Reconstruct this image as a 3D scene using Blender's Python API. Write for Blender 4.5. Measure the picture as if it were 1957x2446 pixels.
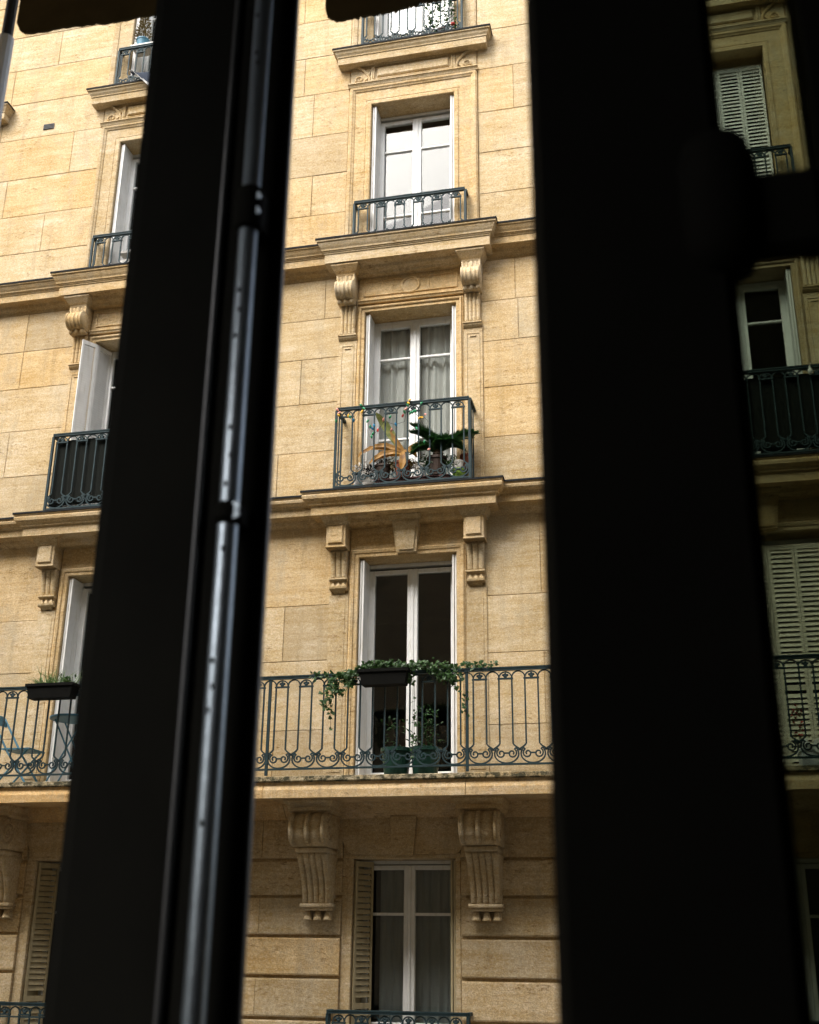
import bpy, math, random
from mathutils import Vector, Matrix
R = math.radians
random.seed(11)
for o in list(bpy.data.objects): bpy.data.objects.remove(o)
S = bpy.context.scene
COL = S.collection

# ------------------------------------------------------------------ camera
def cam_axes(y, p, r):
    fw = Vector((math.sin(y)*math.cos(p), math.cos(y)*math.cos(p), math.sin(p)))
    rt = Vector((math.cos(y), -math.sin(y), 0)); up = rt.cross(fw)
    return rt*math.cos(r)+up*math.sin(r), -rt*math.sin(r)+up*math.cos(r), fw
cam_d = bpy.data.cameras.new('camera'); cam = bpy.data.objects.new('camera', cam_d); COL.objects.link(cam)
_rt, _up, _fw = cam_axes(-.230, .359, .011)
cam.matrix_world = Matrix(((_rt.x, _up.x, -_fw.x, 3.105), (_rt.y, _up.y, -_fw.y, -13.178), (_rt.z, _up.z, -_fw.z, -4.481), (0, 0, 0, 1)))
cam_d.sensor_fit = 'HORIZONTAL'; cam_d.sensor_width = 24.0; cam_d.lens = 24.0*2757/1957
cam_d.clip_start = .02; cam_d.clip_end = 500
cam_d.dof.use_dof = True; cam_d.dof.focus_distance = 15.5; cam_d.dof.aperture_fstop = 7.5
S.camera = cam

# ------------------------------------------------------------------ sky, sun, exposure
SUN_EL, SUN_AZ = R(52), R(208)            # azimuth measured from +Y clockwise
W = bpy.data.worlds.new('World'); S.world = W; W.use_nodes = True
nt = W.node_tree; nt.nodes.clear()
sky = nt.nodes.new('ShaderNodeTexSky'); sky.sky_type = 'NISHITA'; sky.sun_disc = False
sky.sun_elevation = SUN_EL; sky.sun_rotation = SUN_AZ; sky.dust_density = 6.0; sky.air_density = 1.0; sky.ozone_density = 1.0
hs = nt.nodes.new('ShaderNodeHueSaturation'); hs.inputs['Saturation'].default_value = .40
bg = nt.nodes.new('ShaderNodeBackground'); bg.inputs['Strength'].default_value = .15
wo = nt.nodes.new('ShaderNodeOutputWorld')
nt.links.new(sky.outputs[0], hs.inputs['Color']); nt.links.new(hs.outputs[0], bg.inputs[0]); nt.links.new(bg.outputs[0], wo.inputs[0])
sd = bpy.data.lights.new('sun', 'SUN'); sun = bpy.data.objects.new('sun', sd); COL.objects.link(sun)
sd.energy = 1.0; sd.angle = R(40); sd.color = (1, .95, .87)
_tosun = Vector((math.sin(SUN_AZ)*math.cos(SUN_EL), math.cos(SUN_AZ)*math.cos(SUN_EL), math.sin(SUN_EL)))
sun.rotation_euler = _tosun.to_track_quat('Z', 'Y').to_euler(); sun.location = (0, -6, 30)
S.view_settings.view_transform = 'Standard'; S.view_settings.look = 'None'
S.view_settings.exposure = 1.42; S.view_settings.gamma = 1.0; S.view_settings.use_curve_mapping = False
S.render.engine = 'CYCLES'
S.cycles.max_bounces = 10; S.cycles.transparent_max_bounces = 12

# ------------------------------------------------------------------ materials
def newmat(name):
    m = bpy.data.materials.new(name); m.use_nodes = True
    return m, m.node_tree, m.node_tree.nodes['Principled BSDF']
def node(t, typ, **kw):
    n = t.nodes.new(typ)
    for k, v in kw.items():
        if k in n.inputs: n.inputs[k].default_value = v
        else: setattr(n, k, v)
    return n
def ramp(t, pts):
    n = t.nodes.new('ShaderNodeValToRGB'); e = n.color_ramp.elements
    while len(e) < len(pts): e.new(.5)
    for el, (p, c) in zip(e, pts): el.position = p; el.color = (*c, 1) if len(c) == 3 else c
    return n
def noise(t, vec, scale, detail=4, rough=.55, sc=(1, 1, 1)):
    mp = node(t, 'ShaderNodeMapping'); mp.inputs['Scale'].default_value = sc
    t.links.new(vec, mp.inputs['Vector'])
    n = node(t, 'ShaderNodeTexNoise', Scale=scale, Detail=detail, Roughness=rough)
    t.links.new(mp.outputs[0], n.inputs['Vector']); return n.outputs['Fac']
def mixc(t, fac, a, b, mode='MIX'):
    n = t.nodes.new('ShaderNodeMix'); n.data_type = 'RGBA'; n.blend_type = mode
    for i, v in ((0, fac), (6, a), (7, b)):
        if hasattr(v, 'links'): t.links.new(v, n.inputs[i])
        elif i == 0: n.inputs[0].default_value = v
        else: n.inputs[i].default_value = (*v, 1)
    return n.outputs[2]
def rng(t, v, a, b, c=0, d=1):
    n = node(t, 'ShaderNodeMapRange'); n.inputs[1].default_value = a; n.inputs[2].default_value = b
    n.inputs[3].default_value = c; n.inputs[4].default_value = d; t.links.new(v, n.inputs[0]); return n.outputs[0]

def stone_mat(name, lo, hi, pit=(.20, .115, .035), moss=0.0, grain=1.0, streak=.5, hue=1):
    m, t, b = newmat(name)
    pos = node(t, 'ShaderNodeNewGeometry').outputs['Position']
    oi = node(t, 'ShaderNodeObjectInfo')
    blot = noise(t, pos, 1.5, 7, .68)
    bed = noise(t, pos, 3.1, 7, .72, (.42, 1, 4.2))
    fine = noise(t, pos, 70, 3, .8)
    f1 = rng(t, blot, .36, .66); f2 = rng(t, bed, .36, .66)
    c = mixc(t, f1, lo, hi)
    c2 = mixc(t, f2, (lo[0]*.90, lo[1]*.80, lo[2]*.62), tuple(min(1, x*1.08) for x in hi))
    c = mixc(t, .5, c, c2)
    mot = noise(t, pos, 26, 5, .75, (.8, 1, 1.25)); c = mixc(t, rng(t, mot, .36, .64, 0, .55*grain), c, (lo[0]*.84, lo[1]*.76, lo[2]*.56))
    mo2 = noise(t, pos, 41, 3, .7); c = mixc(t, rng(t, mo2, .48, .72, 0, .45*grain), c, (.80, .71, .55))
    # each stone a touch lighter or darker, a touch more orange
    tint = ramp(t, [(0, (.76, .74, .70)), (.25, (.93, .92, .89)), (.5, (1, 1, 1)), (.75, (.96, .90, .80)), (1, (1.0, .90, .72))])
    t.links.new(oi.outputs['Random'], tint.inputs[0])
    c = mixc(t, .9, c, tint.outputs[0], 'MULTIPLY')
    pitn = noise(t, pos, 20, 6, .78, (.5, 1, 1.6)); pf0 = rng(t, pitn, .54, .62, 0, .85); pm = rng(t, noise(t, pos, 2.3, 4, .6, (.8, 1, 1.6)), .47, .60, .12, 1)
    pfm = node(t, 'ShaderNodeMath', operation='MULTIPLY'); t.links.new(pf0, pfm.inputs[0]); t.links.new(pm, pfm.inputs[1]); pf = pfm.outputs[0]
    c = mixc(t, pf, c, pit)
    st = noise(t, pos, 3.2, 5, .65, (2.2, 1, .22)); sf = rng(t, st, .52, .80, 0, streak)
    c = mixc(t, sf, c, (lo[0]*.52, lo[1]*.55, lo[2]*.66))
    gs = noise(t, pos, 1.1, 7, .75, (1.3, 1, .8)); c = mixc(t, rng(t, gs, .52, .66, 0, .55), c, (.40, .345, .25))
    wh = noise(t, pos, 1.3, 6, .7, (1, 1, 2.4)); wf = rng(t, wh, .58, .72, 0, .45)
    c = mixc(t, wf, c, (.72, .64, .51))
    gr = rng(t, fine, .3, .7, 1-.30*grain, 1+.22*grain)
    cg = t.nodes.new('ShaderNodeCombineColor')
    for i in range(3): t.links.new(gr, cg.inputs[i])
    c = mixc(t, 1.0, c, cg.outputs[0], 'MULTIPLY')
    if moss:
        mn = noise(t, pos, 13, 6, .75, (1, 1, 1.3)); mf = rng(t, mn, .40, .56, 0, moss)
        c = mixc(t, mf, c, (.030, .030, .016))
        mg = noise(t, pos, 30, 4, .7); c = mixc(t, rng(t, mg, .55, .7, 0, .5), c, (.075, .08, .03))
    t.links.new(c, b.inputs['Base Color']); b.inputs['Roughness'].default_value = .92
    b.inputs['Specular IOR Level'].default_value = .25
    bp = node(t, 'ShaderNodeBump', Strength=.5, Distance=.012)
    hsum = node(t, 'ShaderNodeMath', operation='ADD'); t.links.new(pitn, hsum.inputs[0]); t.links.new(fine, hsum.inputs[1])
    t.links.new(hsum.outputs[0], bp.inputs['Height']); t.links.new(bp.outputs[0], b.inputs['Normal'])
    return m
def paint(name, col, rough=.5, var=.12, scale=8, spec=.4, metal=0, dirt=None, bump=.1):
    m, t, b = newmat(name)
    pos = node(t, 'ShaderNodeNewGeometry').outputs['Position']
    n = noise(t, pos, scale, 6, .65); n2 = noise(t, pos, scale*9, 3, .6)
    c = mixc(t, rng(t, n, .3, .7), tuple(x*(1-var) for x in col), tuple(min(1, x*(1+var*.6)) for x in col))
    if dirt:
        d = noise(t, pos, scale*1.7, 6, .7, (2, 2, .35)); c = mixc(t, rng(t, d, .52, .74, 0, .6), c, dirt)
    t.links.new(c, b.inputs['Base Color'])
    b.inputs['Roughness'].default_value = rough; b.inputs['Specular IOR Level'].default_value = spec; b.inputs['Metallic'].default_value = metal
    bp = node(t, 'ShaderNodeBump', Strength=bump, Distance=.004); t.links.new(n2, bp.inputs['Height']); t.links.new(bp.outputs[0], b.inputs['Normal'])
    return m
def glass_mat(name, ior=1.8, tint=(.85, .88, .87), wav=.02):
    m, t, b = newmat(name); t.nodes.remove(b)
    out = t.nodes['Material Output']
    fr = node(t, 'ShaderNodeFresnel', IOR=ior); tr = node(t, 'ShaderNodeBsdfTransparent'); tr.inputs[0].default_value = (*tint, 1)
    gl = node(t, 'ShaderNodeBsdfGlossy', Roughness=.015); mx = node(t, 'ShaderNodeMixShader')
    pos = node(t, 'ShaderNodeNewGeometry').outputs['Position']
    bp = node(t, 'ShaderNodeBump', Strength=wav, Distance=.02); t.links.new(noise(t, pos, 2.5, 1), bp.inputs['Height']); t.links.new(bp.outputs[0], gl.inputs['Normal'])
    geo = node(t, 'ShaderNodeNewGeometry'); sel = node(t, 'ShaderNodeMapRange'); sel.inputs[3].default_value = ior; sel.inputs[4].default_value = 1/ior
    t.links.new(geo.outputs['Backfacing'], sel.inputs[0]); t.links.new(sel.outputs[0], fr.inputs['IOR'])
    t.links.new(fr.outputs[0], mx.inputs[0]); t.links.new(tr.outputs[0], mx.inputs[1]); t.links.new(gl.outputs[0], mx.inputs[2]); t.links.new(mx.outputs[0], out.inputs[0])
    return m
def cloth_mat(name, col, trans=.4, scale=30, alpha=1.0):
    m, t, b = newmat(name); out = t.nodes['Material Output']
    pos = node(t, 'ShaderNodeNewGeometry').outputs['Position']
    c = mixc(t, rng(t, noise(t, pos, scale, 4, .6, (1, 1, .15)), .3, .7), tuple(x*.8 for x in col), col)
    t.links.new(c, b.inputs['Base Color']); b.inputs['Roughness'].default_value = .95; b.inputs['Specular IOR Level'].default_value = .1
    tl = node(t, 'ShaderNodeBsdfTranslucent'); t.links.new(c, tl.inputs[0])
    mx = node(t, 'ShaderNodeMixShader'); mx.inputs[0].default_value = trans
    t.links.new(b.outputs[0], mx.inputs[1]); t.links.new(tl.outputs[0], mx.inputs[2]); res = mx.outputs[0]
    if alpha < 1:
        tp = node(t, 'ShaderNodeBsdfTransparent'); m2 = node(t, 'ShaderNodeMixShader'); m2.inputs[0].default_value = alpha
        t.links.new(tp.outputs[0], m2.inputs[1]); t.links.new(res, m2.inputs[2]); res = m2.outputs[0]
    t.links.new(res, out.inputs[0]); return m
def leaf_mat(name, lo, hi, scale=14):
    m, t, b = newmat(name); out = t.nodes['Material Output']
    pos = node(t, 'ShaderNodeNewGeometry').outputs['Position']
    c = mixc(t, rng(t, noise(t, pos, scale, 4, .7), .3, .7), lo, hi)
    t.links.new(c, b.inputs['Base Color']); b.inputs['Roughness'].default_value = .45
    tl = node(t, 'ShaderNodeBsdfTranslucent'); t.links.new(c, tl.inputs[0])
    mx = node(t, 'ShaderNodeMixShader'); mx.inputs[0].default_value = .25
    t.links.new(b.outputs[0], mx.inputs[1]); t.links.new(tl.outputs[0], mx.inputs[2]); t.links.new(mx.outputs[0], out.inputs[0]); return m

M = {}
LO, HI = (.475, .345, .158), (.715, .62, .465)
M['stone'] = stone_mat('limestone', LO, HI)
M['mortar'] = stone_mat('mortar', (.44, .30, .13), (.60, .46, .27), streak=.1)
M['slab'] = stone_mat('slab_stone', (.56, .38, .17), (.74, .60, .40), streak=.85)
M['nearstone'] = stone_mat('near_facade_stone', (.34, .30, .22), (.44, .39, .29))
M['moss'] = stone_mat('mossy_stone', (.40, .33, .20), (.55, .47, .32), moss=.95)
M['lead'] = paint('lead_flashing', (.010, .012, .014), .8, .4, 6, .2)
M['iron'] = paint('painted_iron', (.018, .038, .043), .62, .35, 14, .22, dirt=(.02, .03, .032))
M['white'] = paint('white_window_paint', (.74, .75, .74), .45, .08, 5, .4, dirt=(.50, .47, .38))
M['shutter'] = paint('white_shutter_paint', (.70, .70, .68), .55, .10, 5, .3, dirt=(.42, .38, .29))
M['beige'] = paint('beige_shutter_paint', (.42, .35, .21), .6, .15, 6, .3, dirt=(.22, .17, .09))
M['glass'] = glass_mat('window_glass', 1.48, (.93, .945, .94))
M['smoked'] = glass_mat('smoked_glass', 1.3, (.34, .375, .325))
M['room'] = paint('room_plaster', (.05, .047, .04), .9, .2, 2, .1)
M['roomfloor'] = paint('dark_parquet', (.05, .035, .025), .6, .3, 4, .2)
M['curtain'] = cloth_mat('sheer_curtain', (.84, .84, .80), .35, 22, .86)
M['curtaing'] = cloth_mat('grey_net', (.46, .50, .49), .4, 22, .6)
M['blackframe'] = paint('black_window_paint', (.006, .0057, .004), .85, .3, 9, .08, bump=.05)
M['blackgloss'] = paint('black_gloss_paint', (.02, .02, .02), .35, .3, 9, .6, bump=.05)
M['rod'] = paint('steel_rod', (.40, .46, .51), .42, .15, 20, .5, metal=1.0, bump=.12)
M['fabric'] = paint('brown_awning_fabric', (.075, .058, .028), .95, .2, 12, .1)
M['alu'] = paint('pale_aluminium', (.62, .66, .70), .4, .1, 10, .5)
M['dark'] = paint('dark_metal', (.012, .014, .014), .5, .3, 10, .3)
M['screen'] = cloth_mat('black_screen_fabric', (.012, .014, .012), .05, 40)
M['zinc'] = paint('zinc_roof', (.22, .24, .26), .5, .15, 3, .4)
M['asphalt'] = paint('asphalt', (.07, .068, .062), .9, .2, 3, .2)
M['pavement'] = paint('pavement_stone', (.32, .30, .27), .9, .2, 2, .2)
M['ivy'] = leaf_mat('ivy_leaf', (.014, .045, .010), (.05, .12, .025))
M['palm'] = leaf_mat('palm_leaf', (.008, .040, .010), (.045, .14, .03))
M['grass'] = leaf_mat('grass_leaf', (.05, .12, .02), (.14, .22, .06))
M['dry'] = leaf_mat('dry_leaf', (.17, .070, .006), (.46, .235, .022), 9)
M['varieg'] = leaf_mat('striped_leaf', (.08, .13, .02), (.30, .30, .08), 20)
M['browngreen'] = leaf_mat('brown_conifer', (.07, .06, .015), (.16, .11, .03), 25)
M['red'] = paint('red_flower', (.45, .04, .03), .6)
M['terracotta'] = paint('terracotta', (.22, .06, .028), .8, .2, 12)
M['brownpot'] = paint('brown_pot', (.035, .018, .010), .6, .3, 12)
M['whitepot'] = paint('white_pot', (.62, .60, .56), .5, .15, 12)
M['greenpot'] = paint('green_pot', (.008, .045, .030), .45, .2, 10)
M['lime'] = paint('lime_pot', (.16, .28, .03), .5, .2, 10)
M['planter'] = paint('black_planter', (.006, .006, .005), .9, .3, 10, .1)
M['oxblood'] = paint('dark_red_trough', (.06, .014, .012), .6, .3, 10)
M['soil'] = paint('soil', (.03, .02, .012), .95, .3, 30)
M['blue'] = paint('blue_plastic', (.12, .25, .55), .4, .1, 10)
M['teal'] = paint('teal_metal', (.06, .19, .27), .45, .2, 12)
M['navy'] = cloth_mat('dark_grey_cloth', (.045, .055, .075), .1, 20)
M['whitecloth'] = cloth_mat('white_cloth', (.7, .7, .68), .3, 20)
for k, c in (('b_red', (.55, .05, .03)), ('b_yel', (.75, .42, .03)), ('b_grn', (.02, .25, .10)), ('b_blu', (.02, .20, .38)), ('b_pnk', (.75, .35, .28))):
    M[k] = paint(k, c, .2, .05, 10, .6)
M['bark'] = paint('bark', (.06, .04, .025), .9, .3, 20)

# ------------------------------------------------------------------ mesh helpers
class MB:
    def __init__(s): s.v = []; s.f = []
    def add(s, vs, fs):
        n = len(s.v); s.v += [tuple(x) for x in vs]; s.f += [tuple(i+n for i in f) for f in fs]; return s
    def box(s, x0, x1, y0, y1, z0, z1):
        return s.add([(x0,y0,z0),(x1,y0,z0),(x1,y1,z0),(x0,y1,z0),(x0,y0,z1),(x1,y0,z1),(x1,y1,z1),(x0,y1,z1)],
                     [(0,1,5,4),(1,2,6,5),(2,3,7,6),(3,0,4,7),(4,5,6,7),(3,2,1,0)])
    def cbox(s, x0, x1, yf, yb, z0, z1, c=.006, cz=None):
        """box whose front (-y) edges are chamfered"""
        cz = c if cz is None else cz
        a = [(x0,yb,z0),(x1,yb,z0),(x1,yb,z1),(x0,yb,z1)]
        b = [(x0,yf+c,z0),(x1,yf+c,z0),(x1,yf+c,z1),(x0,yf+c,z1)]
        d = [(x0+c,yf,z0+cz),(x1-c,yf,z0+cz),(x1-c,yf,z1-cz),(x0+c,yf,z1-cz)]
        fs = [(3,2,1,0), (8,9,10,11)]
        for i in range(4):
            j = (i+1) % 4; fs += [(i,j,j+4,i+4), (i+4,j+4,j+8,i+8)]
        return s.add(a+b+d, fs)
    def tube(s, pts, r, n=6, r2=None, cap=True):
        pts = [Vector(p) for p in pts]; N = len(pts); vs = []; up = None
        for i, p in enumerate(pts):
            t = (pts[min(i+1, N-1)]-pts[max(i-1, 0)]).normalized()
            if up is None:
                up = Vector((0, 1, 0)) if abs(t.y) < .9 else Vector((1, 0, 0))
            a = t.cross(up).normalized(); bb = a.cross(t).normalized(); up = bb
            rr = r if r2 is None else r+(r2-r)*i/max(1, N-1)
            for k in range(n):
                an = 2*math.pi*(k+.5)/n; vs.append(p+a*math.cos(an)*rr+bb*math.sin(an)*rr)
        fs = []
        for i in range(N-1):
            for k in range(n):
                k2 = (k+1) % n; fs.append((i*n+k, i*n+k2, (i+1)*n+k2, (i+1)*n+k))
        if cap: fs += [tuple(range(n))[::-1], tuple((N-1)*n+k for k in range(n))]
        return s.add(vs, fs)
    def lathe(s, prof, c=(0, 0, 0), n=16, ax='z'):
        vs = []
        for r, z in prof:
            for k in range(n):
                a = 2*math.pi*k/n
                if ax == 'z': vs.append((c[0]+r*math.cos(a), c[1]+r*math.sin(a), c[2]+z))
                elif ax == 'y': vs.append((c[0]+r*math.cos(a), c[1]+z, c[2]+r*math.sin(a)))
                else: vs.append((c[0]+z, c[1]+r*math.cos(a), c[2]+r*math.sin(a)))
        fs = []
        for i in range(len(prof)-1):
            for k in range(n):
                k2 = (k+1) % n; fs.append((i*n+k, i*n+k2, (i+1)*n+k2, (i+1)*n+k))
        fs += [tuple(range(n))[::-1], tuple((len(prof)-1)*n+k for k in range(n))]
        return s.add(vs, fs)
    def prism(s, poly, y0, y1):
        """polygon in (x,z) extruded from y0 to y1"""
        n = len(poly); vs = [(x, y0, z) for x, z in poly]+[(x, y1, z) for x, z in poly]
        fs = [tuple(range(n)), tuple(range(2*n-1, n-1, -1))]
        for i in range(n): j = (i+1) % n; fs.append((i, i+n, j+n, j))
        return s.add(vs, fs)
    def mitre(s, half, prof, ztop, yb=.02):
        """ledge: profile (projection, dz) run along x with returns to the wall"""
        vs = []; N = len(prof)
        for p, dz in prof:
            z = ztop+dz; vs += [(-half-p, yb, z), (-half-p, -p, z), (half+p, -p, z), (half+p, yb, z)]
        fs = []
        for i in range(N-1):
            for k in range(3): fs.append((i*4+k, (i+1)*4+k, (i+1)*4+k+1, i*4+k+1))
            fs.append((i*4+3, (i+1)*4+3, (i+1)*4, i*4))
        fs += [(3, 2, 1, 0), tuple((N-1)*4+k for k in range(4))]
        return s.add(vs, fs)
    def run(s, x0, x1, prof, ztop, yb=.02):
        """moulding along x; profile (projection, dz)"""
        pl = [(-p, ztop+dz) for p, dz in prof]; pl = [(yb, pl[0][1])]+pl+[(yb, pl[-1][1])]
        n = len(pl); vs = [(x0, y, z) for y, z in pl]+[(x1, y, z) for y, z in pl]
        fs = [tuple(range(n))[::-1], tuple(range(n, 2*n))]
        for i in range(n): j = (i+1) % n; fs.append((i, j, j+n, i+n))
        return s.add(vs, fs)
    def uframe(s, xi, zt, zb, prof):
        """architrave round an opening: profile (outward offset, y)"""
        vs = []; N = len(prof)
        for o, y in prof: vs += [(-xi-o, y, zb), (-xi-o, y, zt+o), (xi+o, y, zt+o), (xi+o, y, zb)]
        fs = []
        for i in range(N-1):
            for k in range(3): fs.append((i*4+k, (i+1)*4+k, (i+1)*4+k+1, i*4+k+1))
        return s.add(vs, fs)
    def leaf(s, p, d, up, L, w, bend=.15, cup=.2):
        d = d.normalized(); sd_ = d.cross(up)
        if sd_.length < 1e-4: sd_ = Vector((1, 0, 0))
        sd_.normalize(); nn = sd_.cross(d)
        a = p; m_ = p+d*L*.5+nn*L*bend; e = p+d*L-nn*L*bend*.4
        return s.add([a, m_+sd_*w*.5-nn*w*cup, m_+nn*w*.1, m_-sd_*w*.5-nn*w*cup, e], [(0, 1, 2), (0, 2, 3), (1, 4, 2), (2, 4, 3)])
    def mesh(s, name, smooth=False):
        me = bpy.data.meshes.new(name); me.from_pydata(s.v, [], s.f); me.validate(); me.update()
        if smooth: me.shade_smooth() if hasattr(me, 'shade_smooth') else None
        return me
def fix(me):
    import bmesh
    b = bmesh.new(); b.from_mesh(me); bmesh.ops.recalc_face_normals(b, faces=b.faces); b.to_mesh(me); b.free()
    return me
CACHE = {}
def part(name, build, mat, parent=None, loc=(0, 0, 0), key=None, smooth=False, kind=None, label=None):
    if key is not None and key in CACHE: me = CACHE[key]
    else:
        mb = build if isinstance(build, MB) else build()
        me = fix(mb.mesh(name, smooth)); me.materials.append(M[mat])
        if key is not None: CACHE[key] = me
    o = bpy.data.objects.new(name, me); COL.objects.link(o); o.location = loc
    if parent: o.parent = parent
    if kind: o['kind'] = kind
    if label: o['label'] = label
    return o
def empty(name, loc=(0, 0, 0), parent=None):
    o = bpy.data.objects.new(name, None); COL.objects.link(o); o.location = loc; o.empty_display_size = .2
    if parent: o.parent = parent
    return o
def tag(o, label, cat, group=None):
    o['label'] = label; o['category'] = cat
    if group: o['group'] = group
    return o

# ------------------------------------------------------------------ setting: street
GZ = -10.6
part('street', MB().add([(-90,-9.6,GZ),(90,-9.6,GZ),(90,-2.6,GZ),(-90,-2.6,GZ)], [(0,1,2,3)]), 'asphalt', kind='structure')
part('ground', MB().add([(-150,-150,GZ-.03),(150,-150,GZ-.03),(150,150,GZ-.03),(-150,150,GZ-.03)], [(0,1,2,3)]), 'asphalt', kind='structure')
part('pavement', MB().box(-90, 90, -2.6, .3, GZ-.02, GZ+.13), 'pavement', kind='structure')
part('pavement', MB().box(-90, 90, -11.95, -9.6, GZ-.02, GZ+.13), 'pavement', kind='structure')

# ------------------------------------------------------------------ the facade across the street
B = empty('apartment_building', (0, 0, 0))
tag(B, 'ochre limestone apartment building with iron balconies across the street', 'building')
XL, XR = -9.4, 8.2
BAYS = [-3.978, 0.0, 4.258]
FAR = -7.70
OPEN = {5: (8.0, 10.4), 4: (4.55, 6.985), 3: (.82, 3.525), 2: (-2.74, .03), 1: (-6.0, -3.57)}
HW = {5: .61, 4: .61, 3: .625, 2: .617, 1: .59}

# backing wall with openings (joints and reveals show it)
mb = MB()
zs = [GZ]
for f in (1, 2, 3, 4, 5): zs += [OPEN[f][0]-.006, OPEN[f][1]+.006]
zs.append(11.6)
cent = BAYS
for i in range(len(zs)-1):
    z0, z1 = zs[i], zs[i+1]
    fl = [f for f in OPEN if abs(OPEN[f][0]-.006-z0) < 1e-6]
    xs = XL
    if fl:
        for c in cent:
            mb.box(xs, c-HW[fl[0]]-.005, .014, .42, z0, z1); xs = c+HW[fl[0]]+.005
    mb.box(xs, XR, .014, .42, z0, z1)
part('wall', mb, 'mortar', B)
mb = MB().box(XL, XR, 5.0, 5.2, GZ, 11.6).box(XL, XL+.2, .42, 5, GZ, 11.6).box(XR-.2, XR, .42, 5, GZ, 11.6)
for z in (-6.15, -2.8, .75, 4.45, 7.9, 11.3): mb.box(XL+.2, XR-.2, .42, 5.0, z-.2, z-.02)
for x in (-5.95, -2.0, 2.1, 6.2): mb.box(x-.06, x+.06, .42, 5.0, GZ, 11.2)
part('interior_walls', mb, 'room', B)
part('roof', MB().prism([(XL-.3, 11.6), (XR+.3, 11.6), (XR-.2, 13.6), (XL+.2, 13.6)], -.2, 6), 'zinc', B)
part('cornice', MB().run(XL, XR, [(.5, 0), (.5, -.08), (.4, -.18), (.3, -.22), (.3, -.34), (.1, -.4), (.05, -.5)], 11.6), 'stone', B)

# ashlar blocks --------------------------------------------------------------
def wall_strip(x0, x1, courses, seed, splits=None, y=0.0, gap=.006):
    rnd = random.Random(seed); n = 0
    for k, (z0, z1) in enumerate(courses):
        w = x1-x0
        if splits and k in splits: cuts = splits[k]
        elif w < 1.25: cuts = [] if k % 2 else [x0+w*rnd.uniform(.35, .65)]
        else:
            base = .30 if k % 2 else .66
            cuts = [x0+w*(base+rnd.uniform(-.06, .06))]
            if w > 2.5: cuts = [x0+w*(.22 if k % 2 else .42)+rnd.uniform(-.1, .1), x0+w*(.62 if k % 2 else .8)+rnd.uniform(-.1, .1)]
        e = [x0]+cuts+[x1]
        for a, b2 in zip(e[:-1], e[1:]):
            dy = rnd.uniform(-.0025, .0025)
            part('stone_block', MB().cbox(a+gap/2, b2-gap/2, y+dy, y+.10, z0+gap/2, z1-gap/2, .004), 'stone', B)
def courses(z0, z1, js):
    e = [z0]+js+[z1]; return list(zip(e[:-1], e[1:]))
UP = courses(7.335, 11.1, [8.03, 8.72, 9.41, 10.1])
C4 = courses(4.5, 7.335, [5.20, 5.88, 6.57])
C3 = courses(.78, 4.13, [1.53, 2.23, 2.90, 3.50])
C2 = courses(-2.76, .50, [-2.095, -1.25, -.55])
ew = .955
seq = [(XL, BAYS[0]-ew, 1), (BAYS[0]+ew, BAYS[1]-ew, 2), (BAYS[1]+ew, BAYS[2]-ew, 3), (BAYS[2]+ew, XR, 4)]
for x0, x1, sdn in seq:
    sp4 = {0: [x0+.9], 1: [-1.47], 2: [-2.35], 3: [-1.50]} if sdn == 2 else ({3: [1.464], 1: [1.9], 2: [2.3], 0: [1.7]} if sdn == 3 else ({0: [-7.0], 1: [-7.2, -5.72], 2: [-6.45], 3: [-7.3, -5.41]} if sdn == 1 else None))
    sp3 = {0: [-1.76], 1: [-2.3], 2: [-1.5], 3: [-2.2], 4: [-1.2]} if sdn == 2 else ({3: [1.45], 4: [1.42], 2: [2.2], 1: [1.7], 0: [2.4]} if sdn == 3 else ({0: [-7.4, -6.2], 1: [-7.2, -5.776], 2: [-6.3], 3: [-7.4, -5.74], 4: [-7.0, -5.74]} if sdn == 1 else None))
    wall_strip(x0, x1, UP, 10+sdn, {0: [-7.4, -6.7]} if sdn == 1 else None)
    wall_strip(x0, x1, C4, 20+sdn, sp4)
    wall_strip(x0, x1, C3, 30+sdn, sp3)
    wall_strip(x0, x1, C2, 40+sdn)
# blocks over the openings of the top floor and bands behind friezes
for bx in BAYS:
    part('stone_block', MB().cbox(bx-ew+.005, bx+ew-.005, .0, .1, 10.42, 11.1, .004), 'stone', B)
# rusticated ground-side storey
GR = [-3.58, -3.98, -4.40, -4.823, -5.25, -5.675, -6.1, -6.5]
RUST = list(zip(GR[1:], GR[:-1]))
rnd = random.Random(5)
def rust_strip(x0, x1, top=True):
    for k, (z0, z1) in enumerate(([(-3.58, -3.115)] if top else [])+RUST):
        w = x1-x0
        if w > 1.6: e = [x0, x0+w*(.36 if k % 2 else .63), x1]
        else: e = [x0, x1]
        for a, b2 in zip(e[:-1], e[1:]):
            mb = MB(); g = .018
            last = 0.0015
            mb.cbox(a+(last if a != x0 else 0), b2-(last if b2 != x1 else 0), -.035+rnd.uniform(-.002, .002), .1, z0+g, z1-g, .006, .016)
            part('rusticated_block', mb, 'stone', B)
for x0, x1 in ((XL, BAYS[0]-.715), (BAYS[0]+.66, BAYS[1]-.715), (BAYS[1]+.66, BAYS[2]-.715), (BAYS[2]+.66, XR)):
    rust_strip(x0, x1)
part('base_wall', MB().box(XL, XR, -.03, .013, GZ, -6.53), 'stone', B)

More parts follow.
